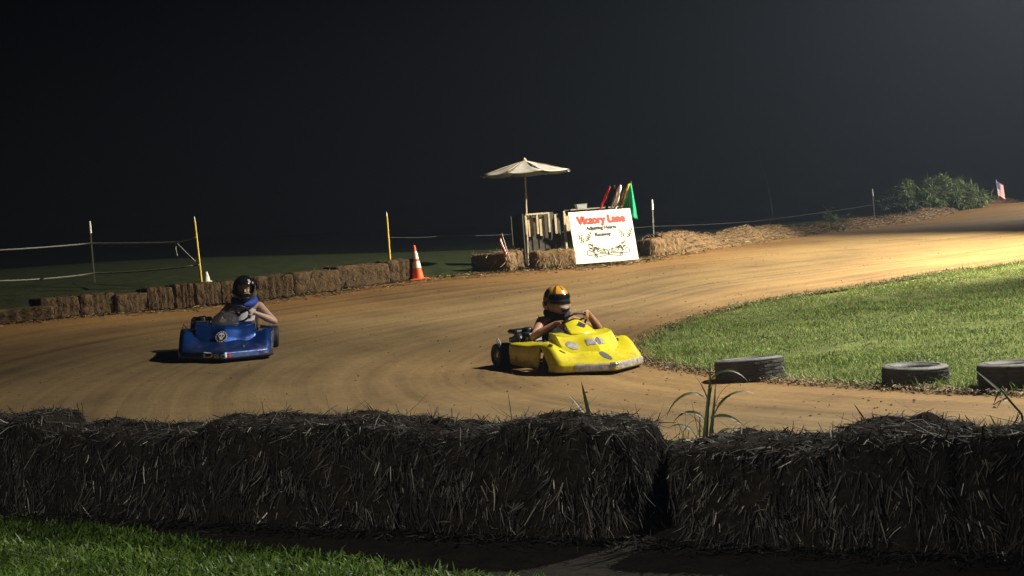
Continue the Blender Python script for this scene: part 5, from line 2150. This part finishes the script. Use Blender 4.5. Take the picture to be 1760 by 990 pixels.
# --- yellow kart
M_KY = paint('kart_yellow', (0.70, 0.60, 0.02), 0.32)
kY, scY, axY, e1Y, e2Y = make_kart(M_KY, 'yellow racing kart with silver stickers at the infield tip', 'racing karts', 0.04)
decal(kY, 'nose_sticker', nose_pt, -0.06, 0.185, 0.50, 0.115, M_GREYST, 'rect', 0.003)
decal(kY, 'nose_sticker', nose_pt, 0.62, 0.19, 0.17, 0.10, M_GREYST, 'rect', 0.003)
decal(kY, 'chrome_patch', nose_pt, 0.0, 0.50, 0.07, 0.10, M_CHROME, 'ellipse', 0.004)
decal(kY, 'chrome_patch', nose_pt, -0.02, 0.26, 0.06, 0.055, M_CHROME, 'rect', 0.006)
decal(kY, 'air_vent', nose_pt, 0.52, 0.80, 0.15, 0.07, M_CHROME, 'ellipse', 0.004)
decal(kY, 'air_vent', nose_pt, 0.53, 0.80, 0.12, 0.045, M_DECK, 'ellipse', 0.007)
decal(kY, 'dark_decal', nose_pt, -0.80, 0.66, 0.05, 0.05, M_DECK, 'diamond', 0.004)
decal(kY, 'dark_decal', nose_pt, -0.62, 0.60, 0.05, 0.025, M_DECK, 'ellipse', 0.004)
decal(kY, 'grey_sticker', hood_pt, 0.05, 0.5, 0.30, 0.10, M_GREYST, 'rect', 0.004)
decal(kY, 'grey_sticker', hood_pt, -0.62, 0.42, 0.16, 0.13, M_GREYST, 'ellipse', 0.004)
decal(kY, 'chrome_patch', hood_pt, 0.10, 0.5, 0.10, 0.12, M_CHROME, 'ellipse', 0.006)
decal(kY, 'dark_decal', fairing_pt, 0.15, 0.55, 0.42, 0.22, M_DECK, 'diamond', 0.004)
place(kY, 972, 610, 16.55, R(62))
M_SKIN1 = skin_mat('skin_tanned', (0.42, 0.22, 0.14))
bY, nkY, hdY = make_driver('driver in black sleeveless shirt and orange helmet steering the yellow kart', 0.04, 0.0,
                           {1: ((0.06, 0.43, 0.37), R(-42)), -1: ((-0.08, -0.36, 0.36), R(168))}, (scY, axY, e1Y, e2Y), M_SKIN1,
                           mat('black_shirt', (0.015, 0.015, 0.017), 0.85), mat('dark_trousers', (0.025, 0.028, 0.035), 0.85), 0.0)
M_HO = mat('helmet_orange', (0.70, 0.32, 0.02), 0.25, coat=0.5)
M_HD = mat('helmet_dark', (0.06, 0.045, 0.035), 0.3, coat=0.5, noise=0.5, nscale=14)
M_HS = mat('helmet_silver', (0.5, 0.47, 0.48), 0.3, coat=0.4)
M_HT = mat('helmet_tan', (0.36, 0.22, 0.13), 0.35, coat=0.4, noise=0.3, nscale=12)


def pat_y(az, el):
    if el > 24:
        if abs(az - 6) < 7 + (el - 24) * 0.12 and el < 46:
            return 2
        if abs(az - 4) < 6 or abs(abs(az + 2) - 46) < 7 or el > 82:
            return 1
        return 0 if abs(az) < 78 else (1 if el < 44 else 3)
    if el < -10 and abs(az) < 70:
        return 3 if not (-21 < el < -16 and abs(az) < 22) else 2
    return 1 if (int((az + 400) / 23) + int((el + 90) / 17)) % 2 else 3


helmet(bY, hdY + Vector((0, 0, 0.01)), Matrix.Rotation(R(4), 3, 'Y'), [M_HO, M_HD, M_HS, M_HT], pat_y, mat('dark_visor', (0.012, 0.012, 0.016), 0.06, spec=0.8, coat=1.0))
collar(bY, nkY, mat('black_collar', (0.018, 0.018, 0.02), 0.8), 0.10, 0.045)
bY.matrix_world = kY.matrix_world.copy()

# --- blue kart
M_KB = paint('kart_blue', (0.014, 0.07, 0.31), 0.30)
M_KB.node_tree.nodes['Principled BSDF'].inputs['Metallic'].default_value = 0.65
kB, scB, axB, e1B, e2B = make_kart(M_KB, 'metallic blue racing kart with round emblem on the outside lane', 'racing karts', 0.17, mat('smoked_screen', (0.10, 0.10, 0.11), 0.15, alpha=0.38))
place(kB, 392, 598, 18.5, R(82))
M_DW = mat('decal_white', (0.75, 0.75, 0.74), 0.4)
M_DR = mat('decal_red', (0.6, 0.06, 0.03), 0.4)
decal(kB, 'nose_sticker', nose_pt, 0.35, 0.17, 0.22, 0.08, mat('pale_blue_sticker', (0.07, 0.13, 0.30), 0.35, noise=0.5, nscale=14), 'rect', 0.003)
decal(kB, 'nose_sticker', nose_pt, 0.70, 0.17, 0.06, 0.05, M_CHROME, 'ellipse', 0.003)
decal(kB, 'red_flame', nose_pt, 0.10, 0.17, 0.035, 0.10, M_DR, 'diamond', 0.004)
# round emblem: toothed ring with a pale skull shape
em = empty('emblem')
em.parent = kB
ec = hood_pt(-0.10, 0.30) + Vector((0.014, 0, 0.012))
en_ = (Vector((0.80, -0.25, 0.55))).normalized()
ea = Vector((0, 0, 1)).cross(en_).normalized()
eb = en_.cross(ea)
loc = lambda x_, y_, h: ec + ea * x_ + eb * y_ + en_ * h
em.location = (0, 0, 0)


def flat(name, pts, h, m):
    n_ = len(pts)
    V = [loc(*p, h) for p in pts] + [loc(*p, h - 0.004) for p in pts]
    F = [tuple(range(n_))] + [(i, i + n_, (i + 1) % n_ + n_, (i + 1) % n_) for i in range(n_)]
    return obj(name, V, F, m, em)


gear = []
for k in range(14):
    for da, r_ in ((-0.13, 0.062), (-0.11, 0.074), (0.11, 0.074), (0.13, 0.062)):
        a = 2 * math.pi * k / 14 + da
        gear.append((r_ * math.cos(a), r_ * math.sin(a)))
flat('toothed_ring', gear, 0.004, M_DW)
flat('disc', [(0.060 * math.cos(a), 0.060 * math.sin(a)) for a in np.linspace(0, 2 * math.pi, 28, endpoint=False)], 0.006, M_SEAT)
sk = [(-0.040, 0.012), (-0.036, 0.032), (-0.020, 0.047), (0.0, 0.052), (0.020, 0.047), (0.036, 0.032), (0.040, 0.012), (0.033, -0.008), (0.020, -0.016), (0.018, -0.040), (0.0, -0.045), (-0.018, -0.040), (-0.020, -0.016), (-0.033, -0.008)]
flat('skull', sk, 0.008, M_DW)
for sg in (-1, 1):
    flat('eye_socket', [(sg * 0.018 + 0.012 * math.cos(a), 0.010 + 0.010 * math.sin(a)) for a in np.linspace(0, 2 * math.pi, 12, endpoint=False)], 0.010, M_SEAT)
flat('nose_hole', [(-0.005, -0.012), (0.005, -0.012), (0.0, -0.001)], 0.010, M_SEAT)


def nose_text(root, body, u0, u1, v0, v1, m):
    cu = bpy.data.curves.new('txt', 'FONT')
    cu.body = body
    cu.size = 1
    cu.offset = 0.02
    t = bpy.data.objects.new('txt', cu)
    COL.objects.link(t)
    dg = bpy.context.evaluated_depsgraph_get()
    me = bpy.data.meshes.new_from_object(t.evaluated_get(dg))
    bpy.data.objects.remove(t)
    xs = [v.co.x for v in me.vertices]
    ys = [v.co.y for v in me.vertices]
    for v in me.vertices:
        a = (v.co.x - min(xs)) / (max(xs) - min(xs))
        b_ = (v.co.y - min(ys)) / (max(ys) - min(ys))
        u, w_ = u0 + (u1 - u0) * a, v0 + (v1 - v0) * b_
        p = nose_pt(u, w_)
        v.co = p + Vector((0.006, 0, 0.001))
    me.name = 'lettering'
    return link('lettering', me, m, root, False)


nose_text(kB, 'Dad', -0.36, 0.05, 0.08, 0.30, M_DW)
M_SKIN2 = skin_mat('skin_pale', (0.55, 0.36, 0.27))
bB, nkB, hdB = make_driver('driver in grey tank top, blue neck collar and open black helmet in blue kart', 0.17, 0.04,
                           {1: ((-0.02, 0.58, 0.38), R(12)), -1: ((-0.06, -0.16, 0.40), R(172))}, (scB, axB, e1B, e2B), M_SKIN2,
                           mat('grey_tank_top', (0.62, 0.60, 0.63), 0.9, noise=0.12, nscale=6), mat('black_trousers', (0.02, 0.022, 0.03), 0.85), R(4), 0.045)
M_HK = mat('helmet_black', (0.012, 0.012, 0.013), 0.15, coat=0.8)
helmet(bB, hdB + Vector((0, 0, 0.012)), Matrix.Rotation(R(4), 3, 'Z') @ Matrix.Rotation(R(8), 3, 'Y'), [M_HK, M_HS],
       lambda az, el: 1 if (28 < az < 44 and 38 < el < 52) or (52 < az < 62 and 28 < el < 34) else 0)
collar(bB, nkB, mat('blue_collar', (0.02, 0.07, 0.42), 0.7), 0.115, 0.046, 0.35)
bB.matrix_world = kB.matrix_world.copy()

# ------------------------------------------------------------------ floodlight masts (outside the frame, two of them added) and their lamps
M_MAST = mat('mast_wood', (0.16, 0.12, 0.09), 0.85, noise=0.3, nscale=3)
M_LENS = mat('lamp_lens', (0.9, 0.9, 0.9), 0.3, emit=((1, 0.93, 0.8), 6.0))
mast_lab = {'infield': 'tall wooden floodlight mast by the near infield, right of the frame', 'backstretch': 'tall wooden floodlight mast lighting the far stretch, right of the frame',
            'added_glow': 'added floodlight mast for berm light and sky glow, right of the frame', 'added_fill': 'added floodlight mast behind the camera lighting bale fronts and lawn'}
for nm, pos, aim, pw, colr, cone, blend in FLOODS:
    pos, aim = Vector(pos), Vector(aim)
    d_ = (aim - pos).normalized()
    g0 = float(gz(pos.x, pos.y))
    back = Vector((-d_.x, -d_.y, 0)).normalized() * 0.45
    root = empty('floodlight_mast', (pos.x + back.x, pos.y + back.y, g0))
    top = pos.z - g0
    m = MB()
    m.tube([(0, 0, -0.5), (0, 0, top * 0.5), (0, 0, top + 0.5)], [0.15, 0.13, 0.10], 14)
    m.build('mast', M_MAST, root, True)
    m = MB()
    m.tube([(0, 0, top + 0.15), tuple(-back * 0.55 + Vector((0, 0, top + 0.12)))], 0.03, 8)
    m.build('bracket', M_BLKM, root, True)
    hd_ = empty('lamp_head', tuple(-back + Vector((0, 0, top))))
    hd_.parent = root
    rotq = d_.to_track_quat('-Z', 'Y')
    hd_.rotation_euler = rotq.to_euler()
    m = MB()
    m.lathe([(0.02, 0.34), (0.10, 0.33), (0.14, 0.24), (0.27, 0.03), (0.28, 0.0), (0.265, 0.0), (0.13, 0.22), (0.01, 0.23)], 28)
    m.build('reflector', M_ALU, hd_, True)
    m = MB()
    m.lathe([(0.001, 0.10), (0.08, 0.11), (0.19, 0.125)], 28)
    m.build('lens', M_LENS, hd_, True)
    tag(root, mast_lab[nm], 'floodlight')
    ld = bpy.data.lights.new('floodlight', 'SPOT')
    ld.energy = pw
    ld.color = colr
    ld.spot_size = R(cone)
    ld.spot_blend = blend
    ld.shadow_soft_size = 0.12
    lo_ = bpy.data.objects.new('floodlight_beam', ld)
    lo_.location = pos + d_ * 0.06
    lo_.rotation_euler = rotq.to_euler()
    COL.objects.link(lo_)

# ------------------------------------------------------------------ haze: dusty night air
hm = bpy.data.materials.new('dusty_air')
hm.use_nodes = True
hn = hm.node_tree.nodes
hn.remove(hn['Principled BSDF'])
pv = hn.new('ShaderNodeVolumePrincipled')
pv.inputs['Color'].default_value = (0.56, 0.70, 1.0, 1)
pv.inputs['Density'].default_value = 0.00095
pv.inputs['Anisotropy'].default_value = 0.45
hm.node_tree.links.new(pv.outputs[0], hn['Material Output'].inputs['Volume'])
b = MB()
zlo, zhi = float(GZ.min()) - 1.0, max(13.0, float(GZ.max()) + 1.0)
b.box((30, 300, (zlo + zhi) / 2), (930, 1230, zhi - zlo))
hz = b.build('haze', hm)
tag(hz, kind='stuff')
